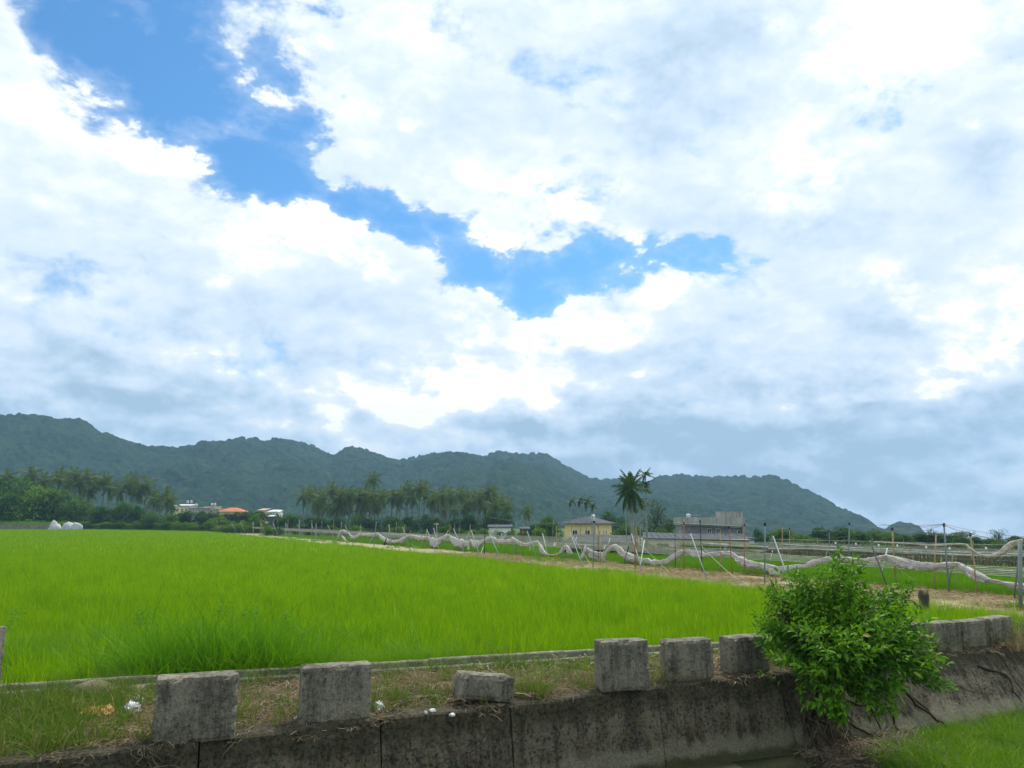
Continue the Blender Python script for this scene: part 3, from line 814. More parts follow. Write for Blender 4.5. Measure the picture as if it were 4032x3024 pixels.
for (y0, y1, dens, src, sname) in ((12, 32, 42, rice_near, 'near'), (32, 72, 13, rice_mid, 'mid'), (72, 255, 2.4, rice_far, 'far')):
    x, y = rice_pts(y0, y1, dens)
    x = x; gap = np.ones(len(x), bool)
    if sname == 'near':
        d = np.hypot((x - P0w.x) / .55, (y - P0w.y) / 1.1); d2 = np.hypot((x - P1w.x) / .5, (y - P1w.y) / .30)
        gap = (np.minimum(d, d2) > 1 + fbm(x * 1.5, y * 1.5, 7) * 1.2) | (rng.uniform(0, 1, len(x)) < .10)
        ka, kb_ = [(nearkerb_.x - K0.x) * Kt.x + (nearkerb_.y - K0.y) * Kt.y for nearkerb_ in (px(500, 2640, SOIL), px(1150, 2600, SOIL))]
        kk = (x - K0.x) * Kt.x + (y - K0.y) * Kt.y
        gap &= ~((kk > ka) & (kk < kb_) & (kperp(x, y) < 1.5 + fbm(x, y, 12) * 1.2) & (rng.uniform(0, 1, len(x)) < .75))
    x, y = x[gap], y[gap]
    z = gz(x, y) + .07
    parts.append((sname, np.stack([x, y, z], 1), src, hgt(x, y)))
    print('rice', sname, len(x))
for sname, pts, src, h in parts:
    o = scatter('rice', 'rice', pts, src, rng.uniform(.85, 1.15, len(pts)), zscale=h)
    tag(o, {'near': 'bright green rice standing along the concrete kerb', 'mid': 'bright green rice in the middle of the field', 'far': 'bright green rice at the far side of the field'}[sname], 'rice')
# tall weeds in the near left of the rice
wsrc = [blades('weed_tuft', 20, 1.25, .16, .022, .60, 4, .30, 50 + k) for k in range(5)]
wsrc2 = [blades('weed_tuft', 40, .62, .22, .011, 1.2, 4, .3, 60 + k) for k in range(4)]
wp_ = []; wh = []
def nearkerb(x, k): q = px(x, 2640, SOIL); q = q + Kn * (k - kperp(q.x, q.y)); return q
for i in range(260):
    x = random.choice([random.gauss(860, 170), random.gauss(640, 110), random.gauss(1000, 110)]); k = random.uniform(.28, 1.7)
    if x < 430 or x > 1260: continue
    if 700 < x < 770 and k < .9: continue
    x = round(x / 62) * 62 + random.gauss(0, 15); q = nearkerb(x, k); wp_.append((q.x, q.y, SOIL)); wh.append(random.uniform(.75, 1.15) * (1 - .25 * abs(x - 820) / 400))
for i in range(90):
    q = nearkerb(random.uniform(350, 1700), random.uniform(1.5, 6)); wp_.append((q.x, q.y, SOIL)); wh.append(random.uniform(.55, .8))
tag(scatter('tall_weeds', 'weed', wp_, wsrc, rng.uniform(.8, 1.15, len(wp_)), zscale=wh), 'tall dark green grass clumps rising out of the rice at the left', 'grass')
wp_ = []
for (cx, cy, rx, ry, n) in ((100, 2600, 160, 45, 330), (420, 2540, 80, 50, 110), (1300, 2600, 1, 1, 1)):
    for i in range(n):
        q = px(cx + random.gauss(0, rx * .6), cy + random.gauss(0, ry * .5) + 40, SOIL)
        if kperp(q.x, q.y) > .3 and np.hypot((q.x - P0w.x) / .5, (q.y - P0w.y) / 1.0) > 1: wp_.append((q.x, q.y, SOIL))
for i in range(420):
    q = nearkerb(random.uniform(1080, 1800), random.uniform(.22, .9)); wp_.append((q.x, q.y, SOIL))
tag(scatter('leaning_grass', 'rice2', wp_, wsrc2, rng.uniform(.7, 1.1, len(wp_))), 'soft leaning grass at the left and along the kerb', 'grass')
def herb(k):
    r = np.random.default_rng(300 + k); ps = []; ds = []
    for i in range(16):
        z = .35 + .75 * i / 15; a = i * 2.4; ps.append((r.normal(0, .02), r.normal(0, .02), z)); ds.append((cos(a), sin(a), .35))
    return leafcloud('weed_herb', np.array(ps), np.array(ds), .15 + .05 * r.uniform(0, 1, 16), seed=k)[0]
wp_ = []
for x, y in ((540, 2395), (560, 2400), (850, 2360), (870, 2355), (900, 2370), (960, 2372), (985, 2380), (1010, 2390), (1110, 2420), (60, 2400)):
    for i in range(3): q = px(x + random.gauss(0, 14), y + 130, SOIL); wp_.append((q.x, q.y, SOIL + .05))
tag(scatter('broadleaf_weeds', 'weed', wp_, [herb(k) for k in range(3)], rng.uniform(.62, .85, len(wp_))), 'darker broad leaved weeds sticking up out of the rice at the left', 'weeds')
# second field and grassy margins
gs = [blades('grass_tuft', 30, .32, .30, .020, .5, 2, .3, 70 + k) for k in range(4)]
def band(a0, a1, p0, p1, dens, cond=None):
    n = int((a1 - a0) * (p1 - p0) * dens); a = rng.uniform(a0, a1, n); p = rng.uniform(p0, p1, n)
    x = B1.x + Bt.x * a + Bn.x * p; y = B1.y + Bt.y * a + Bn.y * p
    m = (y > 8) & visible(x, y)
    if cond is not None: m &= cond(x, y, a, p)
    return np.stack([x[m], y[m], np.full(m.sum(), SOIL)], 1)
pts = band(-30, 150, 12.0, 30, 5)
tag(scatter('second_rice_field', 'rice2', pts, gs, rng.uniform(.8, 1.5, len(pts))), 'second strip of green rice beyond the dirt path', 'rice')
pts = np.concatenate([band(-30, 190, -.4, 2.4, 6, lambda x, y, a, p: fbm(x / 4, y / 4, 77) > -.08), band(-30, 190, 10.3, 13.6, 9, lambda x, y, a, p: fbm(x / 2, y / 2, 78) > -.18),
                      band(-30, 190, 1.5, 10.5, 1.3, lambda x, y, a, p: fbm(x / 3, y / 3, 79) > .12)])
tag(scatter('margin_grass', 'grass', pts, gs, rng.uniform(.7, 1.4, len(pts))), 'dull green grass along both edges of the dirt path', 'grass')
# straw lying on the path
def straws(n, seed, l0=.10, l1=.38, w=.008):
    r = np.random.default_rng(seed); v = []; f = []
    for i in range(n):
        x, y = r.uniform(-.5, .5, 2); a = r.uniform(0, 6.283); l = r.uniform(l0, l1); z = r.uniform(.005, .07); dz_ = r.normal(0, .05); c = r.normal(0, .35)
        o = len(v); p = []
        for k in range(3):
            t = k / 2 - .5; aa = a + c * t; p.append((x + cos(aa) * l * t, y + sin(aa) * l * t, max(.004, z + dz_ * t + .03 * (1 - 4 * t * t))))
        nx, ny = -sin(a) * w * r.uniform(.5, 1.4), cos(a) * w
        for k in p: v += [(k[0] - nx / 2, k[1] - ny / 2, k[2]), (k[0] + nx / 2, k[1] + ny / 2, k[2] + w * .4)]
        for k in range(2): b = o + 2 * k; f.append((b, b + 1, b + 3, b + 2))
    return mk('straw_patch', v, np.array(f))
ss_ = [straws(70, 90 + k) for k in range(4)]
ss2 = [straws(60, 95 + k, .12, .5, .012) for k in range(3)]
pts = band(-25, 60, .8, 11, .9); tag(scatter('path_straw', 'dry', pts, ss2, 1.5, tilt=.01), 'dry straw scattered over the dirt path', 'straw')
# bank litter and grass
def bankpts(n, dens=None, s0=-8, s1=22):
    s = rng.uniform(s0, s1, n); B = rng.uniform(0, 1, n)
    x0 = W0.x + Wt.x * s + Wn.x * .15; y0 = W0.y + Wt.y * s + Wn.y * .15
    k = (x0 - K0.x) * Kt.x + (y0 - K0.y) * Kt.y
    x1 = K0.x + Kt.x * k - Kn.x * .2; y1 = K0.y + Kt.y * k - Kn.y * .2
    x = x0 + (x1 - x0) * B; y = y0 + (y1 - y0) * B
    z = -.03 + (fbm(x * 1.3, y * 1.3, 8, 5) * .16 + .02) * np.clip(np.minimum(B, 1 - B) * 4, .15, 1)
    m = visible(x, y) if dens is None else visible(x, y) & (dens(x, y, s, B) > rng.uniform(0, 1, n))
    return np.stack([x[m], y[m], z[m]], 1)
pts = bankpts(1500, lambda x, y, s, B: .25 + .75 * sm(s, -1.5, 0) * (1 - .5 * sm(s, 9, 12)))
tag(scatter('dry_litter', 'litter', pts, ss_, rng.uniform(.5, 1.0, len(pts)), tilt=.14), 'dry brown stalks and litter lying on the canal bank', 'litter')
bsrc = [blades('grass_tuft', 20, .34, .10, .011, .9, 3, .35, 110 + k) for k in range(5)]
pts = bankpts(5200, lambda x, y, s, B: np.clip(.85 * (1 - sm(s, -1.2, .3)) + .10 * (1 - sm(s, 8, 10)) + .28 * sm(fbm(x * .9, y * .9, 19), .08, .2) * (s > 0) * (s < 9) + .7 * sm(s, 11, 13), 0, 1))
tag(scatter('bank_grass', 'grass', pts, bsrc, rng.uniform(.6, 1.35, len(pts)), tilt=.25), 'grass tufts growing over the canal bank, thickest at the left', 'grass')
# tufts that spill over the wall
hang = [blades('grass_tuft', 34, .55, .10, .007, 1.9, 5, .3, 120 + k) for k in range(3)]
hp = []
for (x, y, n, sp) in ((2100, 2740, 16, 60), (1990, 2650, 8, 60), (1570, 2770, 8, 35), (2300, 2715, 6, 50), (1960, 2600, 8, 80), (2600, 2650, 5, 30), (300, 2760, 18, 140), (420, 2700, 10, 80), (1060, 2690, 6, 40)):
    for i in range(n):
        q = px(x + random.gauss(0, sp * .5), y + random.gauss(0, 8), 0); hp.append((q.x, q.y, -.02))
tag(scatter('spilling_grass', 'grass', hp, hang, rng.uniform(.6, 1.0, len(hp)), tilt=.3), 'long grass tufts spilling over the wall top beside the toppled block', 'grass')
# creeper between kerb and blocks
def rdir(n, up=.3, seed=0):
    r = np.random.default_rng(seed); d = r.normal(0, 1, (n, 3)); d[:, 2] = d[:, 2] * .5 + up; return d
csrc = []
for k in range(3):
    n = 26; r = np.random.default_rng(k); ps = np.stack([r.uniform(-.2, .2, n), r.uniform(-.2, .2, n), r.uniform(.02, .13, n)], 1)
    me, _ = leafcloud('creeper_patch', ps, rdir(n, .1, k), r.uniform(.06, .11, n), seed=k); csrc.append(me)
pts = bankpts(2500, lambda x, y, s, B: sm(B, .35, .6) * sm(s, 4.4, 5.8) * (1 - sm(s, 12, 13)) * (fbm(x, y, 91) > -.10) * .55)
tag(scatter('creeper', 'creeper', pts, csrc, rng.uniform(.7, 1.2, len(pts)), tilt=.2), 'yellow green creeper leaves between the kerb and the upright blocks', 'creeper')
# grass on the canal bed at the right
cg = [blades('grass_tuft', 26, .24, .12, .010, 1.0, 3, .35, 130 + k) for k in range(5)]
poly = [px(a, b, -1.35) for a, b in ((3420, 2990), (3560, 2925), (3720, 2850), (3890, 2805), (4060, 2755), (4400, 2690), (4900, 2700), (4600, 3250), (3650, 3200), (3560, 3060))]
def inpoly(x, y, pl):
    c = np.zeros(len(x), bool); n = len(pl)
    for i in range(n):
        a, b = pl[i], pl[(i + 1) % n]
        m = ((a.y > y) != (b.y > y)) & (x < (b.x - a.x) * (y - a.y) / (b.y - a.y + 1e-9) + a.x); c ^= m
    return c
n = 16000; x = rng.uniform(4, 16, n); y = rng.uniform(9, 22, n)
pd_ = px(3960, 2945, -1.35)
m = inpoly(x, y, poly) & ((np.hypot((x - pd_.x) / .55, (y - pd_.y) / .5) > 1) | (rng.uniform(0, 1, n) < .25)) & (fbm(x * 1.2, y * 1.2, 14) > -.22)
pts = np.stack([x[m], y[m], np.full(m.sum(), -1.42)], 1)
tag(scatter('canal_grass', 'cgrass', pts, cg, rng.uniform(.7, 1.3, len(pts)), tilt=.3), 'fresh green grass growing on the canal bed at the lower right', 'grass')

# ------------------------------------------------------------------ trees
def crown_mesh(seed, n=2600, lobes=16, leaf=.42, flatness=.85, fill=.35):
    """crown of unit half-width 1, height 0..2*flatness, leaves gathered in uneven lobes"""
    r = np.random.default_rng(seed); C = []
    for i in range(lobes):
        a = r.uniform(0, 6.283); rr = r.uniform(.1, .68); z = r.uniform(.30, 1.55) * flatness
        w = sqrt(max(.05, 1 - ((z / flatness - .9) / 1.05) ** 2)); C.append((rr * cos(a) * w, rr * sin(a) * w, z, r.uniform(.24, .42)))
    for i in range(5): a = r.uniform(0, 6.283); C.append((.45 * cos(a), .45 * sin(a), .3 * flatness, .42))
    C = np.array(C); k = r.integers(0, len(C), n); d = r.normal(0, 1, (n, 3)); d /= np.linalg.norm(d, axis=1, keepdims=True)
    d[:, 2] = np.abs(d[:, 2]) * np.where(r.uniform(0, 1, n) < .75, 1, -1)
    rad = C[k, 3] * (1 - fill * r.uniform(0, 1, n) ** 2) * (1 + r.normal(0, .10, n))
    p = C[k, :3] + d * rad[:, None]; p[:, 2] = np.maximum(p[:, 2], .02)
    dirs = d + r.normal(0, .6, (n, 3)); dirs[:, 2] -= .25
    me, _ = leafcloud('crown', p, dirs, leaf * r.uniform(.6, 1.3, n) * .42, 1.2, seed); return me
crown_v = {}
for mt in ('leaf_dark', 'leaf_mid', 'leaf_light', 'leaf_grey'):
    for k in range(3):
        n, leaf, lob = (2600, .34, 18) if mt != 'leaf_grey' else (1500, .26, 26)
        me = crown_mesh(200 + k + len(crown_v) * 3, n, lob, leaf, 1.0 if mt != 'leaf_grey' else 1.2); me.materials.append(M[mt]); crown_v[(mt, k)] = me
tb = MB(); tb.tube([(0, 0, -.3), (.02, .01, .3), (-.03, 0, .7), (.02, .03, 1.1)], [.085, .065, .05, .02], 7)
for i in range(5):
    a = i * 1.3; tb.tube([(0, 0, .35 + i * .1), (.3 * cos(a), .3 * sin(a), .75 + i * .06), (.55 * cos(a), .55 * sin(a), 1.05)], [.035, .022, .008], 5)
trunk_me = tb.mesh('trunk'); trunk_me.materials.append(M['bark'])
def tree(cx, ytop, wpx, Y, mt, label, group=None, kind='tree', zb=None, raise_=.0):
    q = pdep(cx, HOR, Y); z0 = float(gz(q.x, q.y)) if zb is None else zb
    top = pdep(cx, ytop, Y).z; w = wpx / F * Y / 2; h = top - z0
    k = random.randrange(3); me = crown_v[(mt, k)]
    hz = max(v.co.z for v in me.vertices) if me.name not in hcache else hcache[me.name]; hcache[me.name] = hz
    o = empty({'tree': 'broadleaf_tree', 'shrub': 'shrub', 'bamboo': 'bamboo_clump'}[kind], (q.x, q.y, z0), label, kind if kind != 'bamboo' else 'bamboo', group, random.uniform(0, 6.28))
    c = link('crown', me, None, o); c.scale = (w, w, h * (1 - raise_) / hz); c.location = (0, 0, h * raise_)
    t = link('trunk', trunk_me, None, o); t.scale = (w, w, h * .75)
    return o
hcache = {}
L = []   # cx, ytop, w, depth, material, look
left = [(-60, 1850, 280, 246, 'leaf_dark'), (70, 1862, 250, 244, 'leaf_mid'), (150, 1905, 200, 236, 'leaf_light'), (190, 1900, 190, 240, 'leaf_mid'), (15, 1935, 170, 236, 'leaf_mid'), (110, 1960, 150, 235, 'leaf_dark'), (300, 1945, 150, 238, 'leaf_mid'),
        (255, 1985, 120, 233, 'leaf_dark'), (395, 1985, 120, 236, 'leaf_dark'), (470, 1975, 130, 236, 'leaf_mid'), (540, 1985, 100, 240, 'leaf_dark'), (600, 2008, 105, 234, 'leaf_mid'), (660, 2015, 90, 238, 'leaf_mid')]
for i, (cx, yt, w, Y, mt) in enumerate(left):
    tree(cx, yt, w, Y, mt, f'{"dark" if mt == "leaf_dark" else "mid green"} broadleaf tree of the left wood behind the rice, {ordn(i)} from the left', 'broadleaf trees of the left wood')
mid = []
for i in range(9): mid.append((700 + i * 47 + random.randint(-8, 8), 2012 + random.randint(-6, 10), 105, 262, 'leaf_dark'))
for i, (cx, yt, w, Y, mt) in enumerate(mid):
    tree(cx, yt, w, Y, mt, f'dark round tree below the far village roofs, {ordn(i)} from the left', 'dark trees below the village')
for i, (cx, yt, w) in enumerate([(860, 2026, 90), (885, 2040, 100), (1000, 2020, 55), (1010, 2048, 90), (960, 2046, 60)]):
    tree(cx, yt, w, 236, 'leaf_light', f'light green tree in front of the dark trees below the village, {ordn(i)} of five', 'light green trees below the village')
for i in range(15):
    cx = 1090 + i * 64 + random.randint(-14, 14)
    tree(cx, 2022 + random.randint(-8, 16), random.randint(95, 135), 243, random.choice(['leaf_dark', 'leaf_dark', 'leaf_mid']), f'dark tree under the coconut grove, {ordn(i)} from the left', 'dark trees under the coconut grove')
for i in range(22):
    cx = 340 + i * 32 + random.randint(-8, 8)
    tree(cx, random.randint(2046, 2066), random.randint(50, 80), 232 - (i > 16) * 6, random.choice(['leaf_mid', 'leaf_light', 'leaf_light']), f'low shrub along the far edge of the rice, {ordn(i)} from the left', 'low shrubs at the far edge of the rice', 'shrub')
for i in range(22):
    cx = 1060 + i * 50 + random.randint(-10, 10); Y = 190 - i * 3
    tree(cx, random.randint(2060, 2085) + i // 3, random.randint(60, 85), Y, random.choice(['leaf_mid', 'leaf_mid', 'leaf_light', 'leaf_grey']), f'shrub behind the net poles under the palms, {ordn(i)} from the left', 'shrubs behind the net poles', 'shrub')
tree(1562, 2034, 85, 205, 'leaf_dark', 'rounded dark tree standing alone before the palm trunks', None)
single = [(2165, 2030, 120, 165, 'leaf_mid', 'broad green tree left of the yellow house'), (2110, 2060, 80, 160, 'leaf_dark', 'dark tree between the white topped shed and the yellow house'), (2390, 2008, 95, 225, 'leaf_dark', 'dense dark tree rising behind the yellow house roof'),
          (2452, 2030, 85, 222, 'leaf_dark', 'dark tree right of the yellow house behind the royal palm'), (2450, 2062, 110, 165, 'leaf_mid', 'leafy green tree beside the yellow house wall'),
          (2590, 1958, 125, 150, 'leaf_grey', 'tall airy grey green tree between the royal palm and the grey building'), (2560, 2040, 95, 152, 'leaf_grey', 'low airy tree left of the tall airy one'), (2640, 2040, 90, 153, 'leaf_dark', 'dark tree at the left side of the grey building'), (2600, 2070, 110, 146, 'leaf_mid', 'leafy tree above the cream warehouse roof'),
          (2510, 2070, 80, 170, 'leaf_mid', 'small tree behind the royal palm trunk'), (2975, 2078, 50, 160, 'leaf_dark', 'narrow dark conifer like tree right of the grey building'), (3010, 2100, 70, 150, 'leaf_dark', 'low dark tree next to the narrow tree')]
for cx, yt, w, Y, mt, lab in single: tree(cx, yt, w, Y, mt, lab)
right = [(3085, 2072, 110, 150, 'leaf_mid'), (3150, 2095, 80, 145, 'leaf_mid'), (3240, 2070, 95, 148, 'leaf_dark'), (3315, 2068, 95, 150, 'leaf_dark'), (3375, 2085, 80, 146, 'leaf_mid'), (3440, 2076, 95, 150, 'leaf_mid'), (3500, 2095, 80, 146, 'leaf_mid'),
         (3560, 2100, 80, 146, 'leaf_dark'), (3625, 2090, 90, 148, 'leaf_dark'), (3700, 2096, 80, 148, 'leaf_dark'), (3775, 2112, 70, 146, 'leaf_mid'), (3830, 2108, 60, 148, 'leaf_dark'), (3885, 2118, 60, 146, 'leaf_dark'), (3925, 2080, 60, 150, 'leaf_grey'), (3985, 2106, 55, 150, 'leaf_dark'), (4045, 2108, 60, 150, 'leaf_dark'),
         (3950, 2135, 90, 140, 'leaf_mid'), (3860, 2140, 110, 140, 'leaf_dark'), (3740, 2135, 110, 138, 'leaf_mid'), (3600, 2130, 120, 138, 'leaf_dark'), (3460, 2125, 120, 138, 'leaf_mid'), (3330, 2120, 120, 138, 'leaf_dark'), (3200, 2118, 120, 138, 'leaf_mid'), (3060, 2118, 110, 138, 'leaf_dark'), (4100, 2120, 140, 146, 'leaf_dark'), (4200, 2110, 140, 146, 'leaf_mid')]
right = [(a, b_, c * 1.35, d, e) for a, b_, c, d, e in right] + [(3050 + i * 78, 2090 + (i * 37) % 22 + (i > 9) * 14, 120, 158, ('leaf_dark', 'leaf_mid')[i % 2]) for i in range(15)]
for i, (cx, yt, w, Y, mt) in enumerate(sorted(right)):
    tree(cx, yt, w, Y, mt, f'{ {"leaf_dark": "dark", "leaf_mid": "mid green", "leaf_grey": "airy grey green"}[mt]} tree in the right tree line, {ordn(i)} from the left', 'trees of the right tree line')
# bamboo plumes
def bamboo(cx, ytop, Y, n, label, lean=1):
    q = pdep(cx, HOR, Y); z0 = float(gz(q.x, q.y)); top = pdep(cx, ytop, Y).z
    o = empty('bamboo_clump', (q.x, q.y, z0), label, 'bamboo', 'bamboo plumes in the right tree line')
    ps = []; ds = []
    for i in range(n):
        h = (top - z0) * random.uniform(.75, 1.0); ln = lean * random.uniform(.5, 1.6) + random.gauss(0, .5); ly = random.gauss(0, .8)
        pts = [Vector((random.gauss(0, .2) * 0 + ln * t ** 3 + i * .12 - n * .06, ly * t ** 3, h * (t - .12 * t ** 5))) for t in np.linspace(0, 1, 7)]
        b = MB(); b.tube(pts, [.045 * (1 - .8 * t) for t in np.linspace(0, 1, 7)], 5); link('stem', b.mesh('stem'), 'bamboo', o)
        for k in range(170):
            t = random.uniform(.45, 1); i0 = min(5, int(t * 6)); p = pts[i0].lerp(pts[i0 + 1], t * 6 - i0)
            ps.append(p + Vector((random.gauss(0, .28), random.gauss(0, .28), random.gauss(-.1, .2)))); ds.append((random.gauss(0, 1), random.gauss(0, 1), -.6))
    me, _ = leafcloud('foliage', np.array([tuple(p) for p in ps]), np.array(ds), .26, seed=3); link('foliage', me, 'leaf_grey', o)
bamboo(3665, 2070, 147, 5, 'leftmost bamboo plume arching right above the tree line', 1.0)
bamboo(3765, 2078, 147, 5, 'rightmost bamboo plume arching right above the tree line', 1.8)
bamboo(3715, 2082, 149, 3, 'middle shorter bamboo plume above the tree line', -.6)

# ------------------------------------------------------------------ palms
def frond_mesh(name, Lf, droop, leaf, n=24, w=.085, hang=.6, seed=0, mat='palm'):
    r = np.random.default_rng(seed); b = MB(); T_ = np.linspace(0, 1, 8)
    cv = lambda t: Vector((Lf * (t - .12 * droop * t * t), 0, -Lf * droop * .55 * t * t))
    b.tube([cv(t) for t in T_], [.045 * (1 - t * .85) + .004 for t in T_], 4, False)
    for i in range(n):
        t = .14 + .86 * i / (n - 1); p = cv(t); ll = leaf * (sin(pi * min(1, .18 + t * .80)) ** .7) * r.uniform(.8, 1.15)
        for s in (-1, 1):
            if r.uniform() < .06: continue
            d = Vector((.55 + .3 * t, s * 1.0, -hang * r.uniform(.5, 1.3))).normalized(); m_ = p + d * ll * .5; e = p + d * ll + Vector((0, 0, -hang * ll * .45))
            u = Vector((w * .5, 0, 0))
            b.add([p - u, p + u, m_ + u, m_ - u, e], [(0, 1, 2, 3), (3, 2, 4)])
    me = b.mesh(name); me.materials.append(M[mat]); return me
fr = [frond_mesh('frond', 3.7, d, .95, 26, .13, h, k) for k, (d, h) in enumerate(((.35, .5), (.7, .8), (1.0, 1.1), (1.25, 1.5)))]
def coconut(cx, ycrown, Y, label, group, size=1.0, lean=0.0, nf=17, wind=0.35):
    q = pdep(cx, HOR, Y); z0 = float(gz(q.x, q.y)); top = pdep(cx, ycrown, Y); H = top.z - z0
    o = empty('coconut_palm', (q.x, q.y, z0), label, 'palm tree', group)
    b = MB(); N = 8; pts = [Vector((lean * sin(pi * t) * .8 + lean * t - lean, 0, H * t)) for t in np.linspace(0, 1, N)]
    b.tube(pts, [.23 - .11 * t + .14 * (t < .05) for t in np.linspace(0, 1, N)], 7); link('trunk', b.mesh('trunk', True), 'palm_bark', o)
    for i in range(nf):
        u = (i + .5) / nf; el = 80 - 125 * u ** .8; a = i * 2.39996 + random.uniform(-.3, .3)
        f_ = link('frond', fr[0 if el > 50 else 1 if el > 20 else 2 if el > -10 else 3], None, o)
        f_.location = (pts[-1].x, pts[-1].y, H + .1 - .4 * u); s = size * random.uniform(.85, 1.12) * (.75 if el > 60 else 1)
        f_.scale = (s, s, s); f_.rotation_euler = (random.gauss(0, .3), radians(-el), a - wind * sin(a) * .8)
    return o
z2 = lambda x, y: (1008 + x * .4557, 1750 + y * .4557)
z1 = lambda x, y: (x * .4557, 1550 + y * .4557)
z3 = lambda x, y: (2016 + x * .4557, 1750 + y * .4557)
z4 = lambda x, y: (3024 + x * .4557, 1850 + y * .4557)
zb_ = lambda x, y: (600 + x * .3165, 1880 + y * .3165)
gp = [(400, 440), (560, 455), (635, 385), (715, 425), (795, 420), (880, 455), (930, 490), (990, 290), (1000, 430), (1085, 440), (1170, 450), (1240, 430), (1300, 370), (1345, 450), (1400, 365), (1445, 385),
      (1520, 460), (1600, 430), (1670, 430), (1760, 420), (1820, 510), (1870, 480), (1925, 450), (2000, 400), (2060, 520), (2110, 480), (2165, 530)]
palms = [(z2(x, y), 250 + random.uniform(-12, 12), 1.0) for x, y in gp]
for i in range(46): palms.append((z2(random.uniform(420, 2060), random.uniform(410, 560)), random.uniform(252, 300), random.uniform(.8, 1.05)))
palms.sort(key=lambda p: p[0][0])
for i, (c, Y, s) in enumerate(palms):
    coconut(c[0], c[1], Y, f'coconut palm in the middle grove before the hills, {ordn(i)} from the left', 'coconut palms of the middle grove', s, random.uniform(-.9, .9), 17)
lp = [(10, 710), (215, 690), (335, 740), (460, 730), (480, 700), (560, 760), (600, 690), (650, 770), (710, 720), (790, 750), (870, 740), (920, 810), (1000, 830), (1075, 770), (1120, 740), (1170, 850), (1235, 780), (1290, 860), (1330, 910), (1420, 870), (1445, 930), (740, 830)]
lp.sort()
for i, (x, y) in enumerate(lp):
    c = z1(x, y); coconut(c[0], c[1], 262 + random.uniform(-8, 14), f'coconut palm rising above the left wood, {ordn(i)} from the left', 'coconut palms above the left wood', 1.08, random.uniform(-.9, .9), 17)
c = z3(115, 560); coconut(c[0], c[1], 200, 'lone small coconut palm between the grove and the yellow house', None, .75, .3, 15)
afr = [frond_mesh('frond', 1.0, d, .42, 14, .07, .5, 20 + k, 'areca') for k, d in enumerate((.5, .9, 1.3))]
def areca(cx, ycr, Y, label, group, size=1.0, ytop_lean=0.0, droop=0):
    q = pdep(cx, HOR, Y); z0 = float(gz(q.x, q.y)); H = pdep(cx, ycr, Y).z - z0
    o = empty('areca_palm', (q.x, q.y, z0), label, 'palm tree', group)
    b = MB(); b.tube([(0, 0, 0), (ytop_lean * .3, 0, H * .5), (ytop_lean, 0, H)], [.075 * size ** .5, .06 * size ** .5, .05 * size ** .5], 6); link('trunk', b.mesh('trunk'), 'royal_bark', o)
    for i in range(10):
        el = (70, 55, 40, 30, 15, 5, -10, -25, 35, -40)[i] - droop; a = i * 2.4 + random.uniform(-.2, .2)
        f_ = link('frond', afr[0 if el > 40 else 1 if el > 0 else 2], None, o); f_.location = (ytop_lean, 0, H); s = size * random.uniform(.85, 1.1)
        f_.scale = (s, s, s); f_.rotation_euler = (0, radians(-el), a)
for i, (x, y, s) in enumerate(((513, 490, 1.25), (590, 478, 1.45), (640, 490, 1.7), (690, 530, 1.2))):
    c = z3(x, y); areca(c[0], c[1], 150, f'slim areca palm in front of the yellow house roof, {ordn(i)} of four from the left', 'areca palms by the yellow house', s, random.uniform(-.3, .3), 10)
for i, (x, y, s, lab, dr, ln) in enumerate(((1157, 262, 1.15, 'topmost slim areca palm standing right of the royal palm crown', 0, .1), (1165, 330, .9, 'slim areca palm just below the topmost one', 30, 0), (1100, 470, 1.0, 'drooping areca palm hanging under the royal palm crown at the right', 45, .2), (985, 300, .9, 'slim areca palm behind the left of the royal palm crown', 20, 0), (1075, 560, .5, 'smallest slim areca palm right of the royal palm trunk', 30, 0))):
    c = z3(x, y); areca(c[0], c[1], 92, lab, 'slim palms beside the royal palm', s, ln, dr)
# royal palm
q = pdep(2489, HOR, 84.0); z0 = -.35; H = pdep(2489, 1945, 84.0).z - z0
o = empty('royal_palm', (q.x, q.y, z0), 'large palm with a smooth pale trunk and drooping windblown crown above the net poles', 'palm tree')
b = MB(); b.tube([(0, 0, -.5), (0, 0, .3), (.02, 0, H * .5), (.05, 0, H * .86), (.05, 0, H)], [.24, .21, .195, .165, .15], 10); link('trunk', b.mesh('trunk', True), 'royal_bark', o)
b = MB(); b.tube([(.05, 0, H), (.06, 0, H + .5), (.05, 0, H + .9)], [.17, .14, .06], 8); link('crownshaft', b.mesh('crownshaft', True), 'areca', o)
rfr = [frond_mesh('frond', 2.15, d, .62, 26, .075, h, 30 + k, 'areca') for k, (d, h) in enumerate(((.5, .6), (1.0, 1.0), (1.5, 1.4)))]
for i in range(28):
    u = (i + .5) / 28; el = 82 - 130 * u; a = i * 2.39996
    f_ = link('frond', rfr[0 if el > 45 else 1 if el > 5 else 2], None, o); f_.location = (.06, 0, H + .75 - .5 * u)
    s = random.uniform(.85, 1.1); f_.scale = (s, s, s); f_.rotation_euler = (random.gauss(0, .2), radians(-el), a + .5 * sin(a))
for k, a in enumerate((.4, 2.9)):
    b = MB(); b.tube([(.05, 0, H - .1), (.3 * cos(a), .3 * sin(a), H - .6), (.36 * cos(a), .36 * sin(a), H - 1.7)], [.06, .10, .03], 6); link('dead_frond', b.mesh('dead_frond'), 'vine', o)

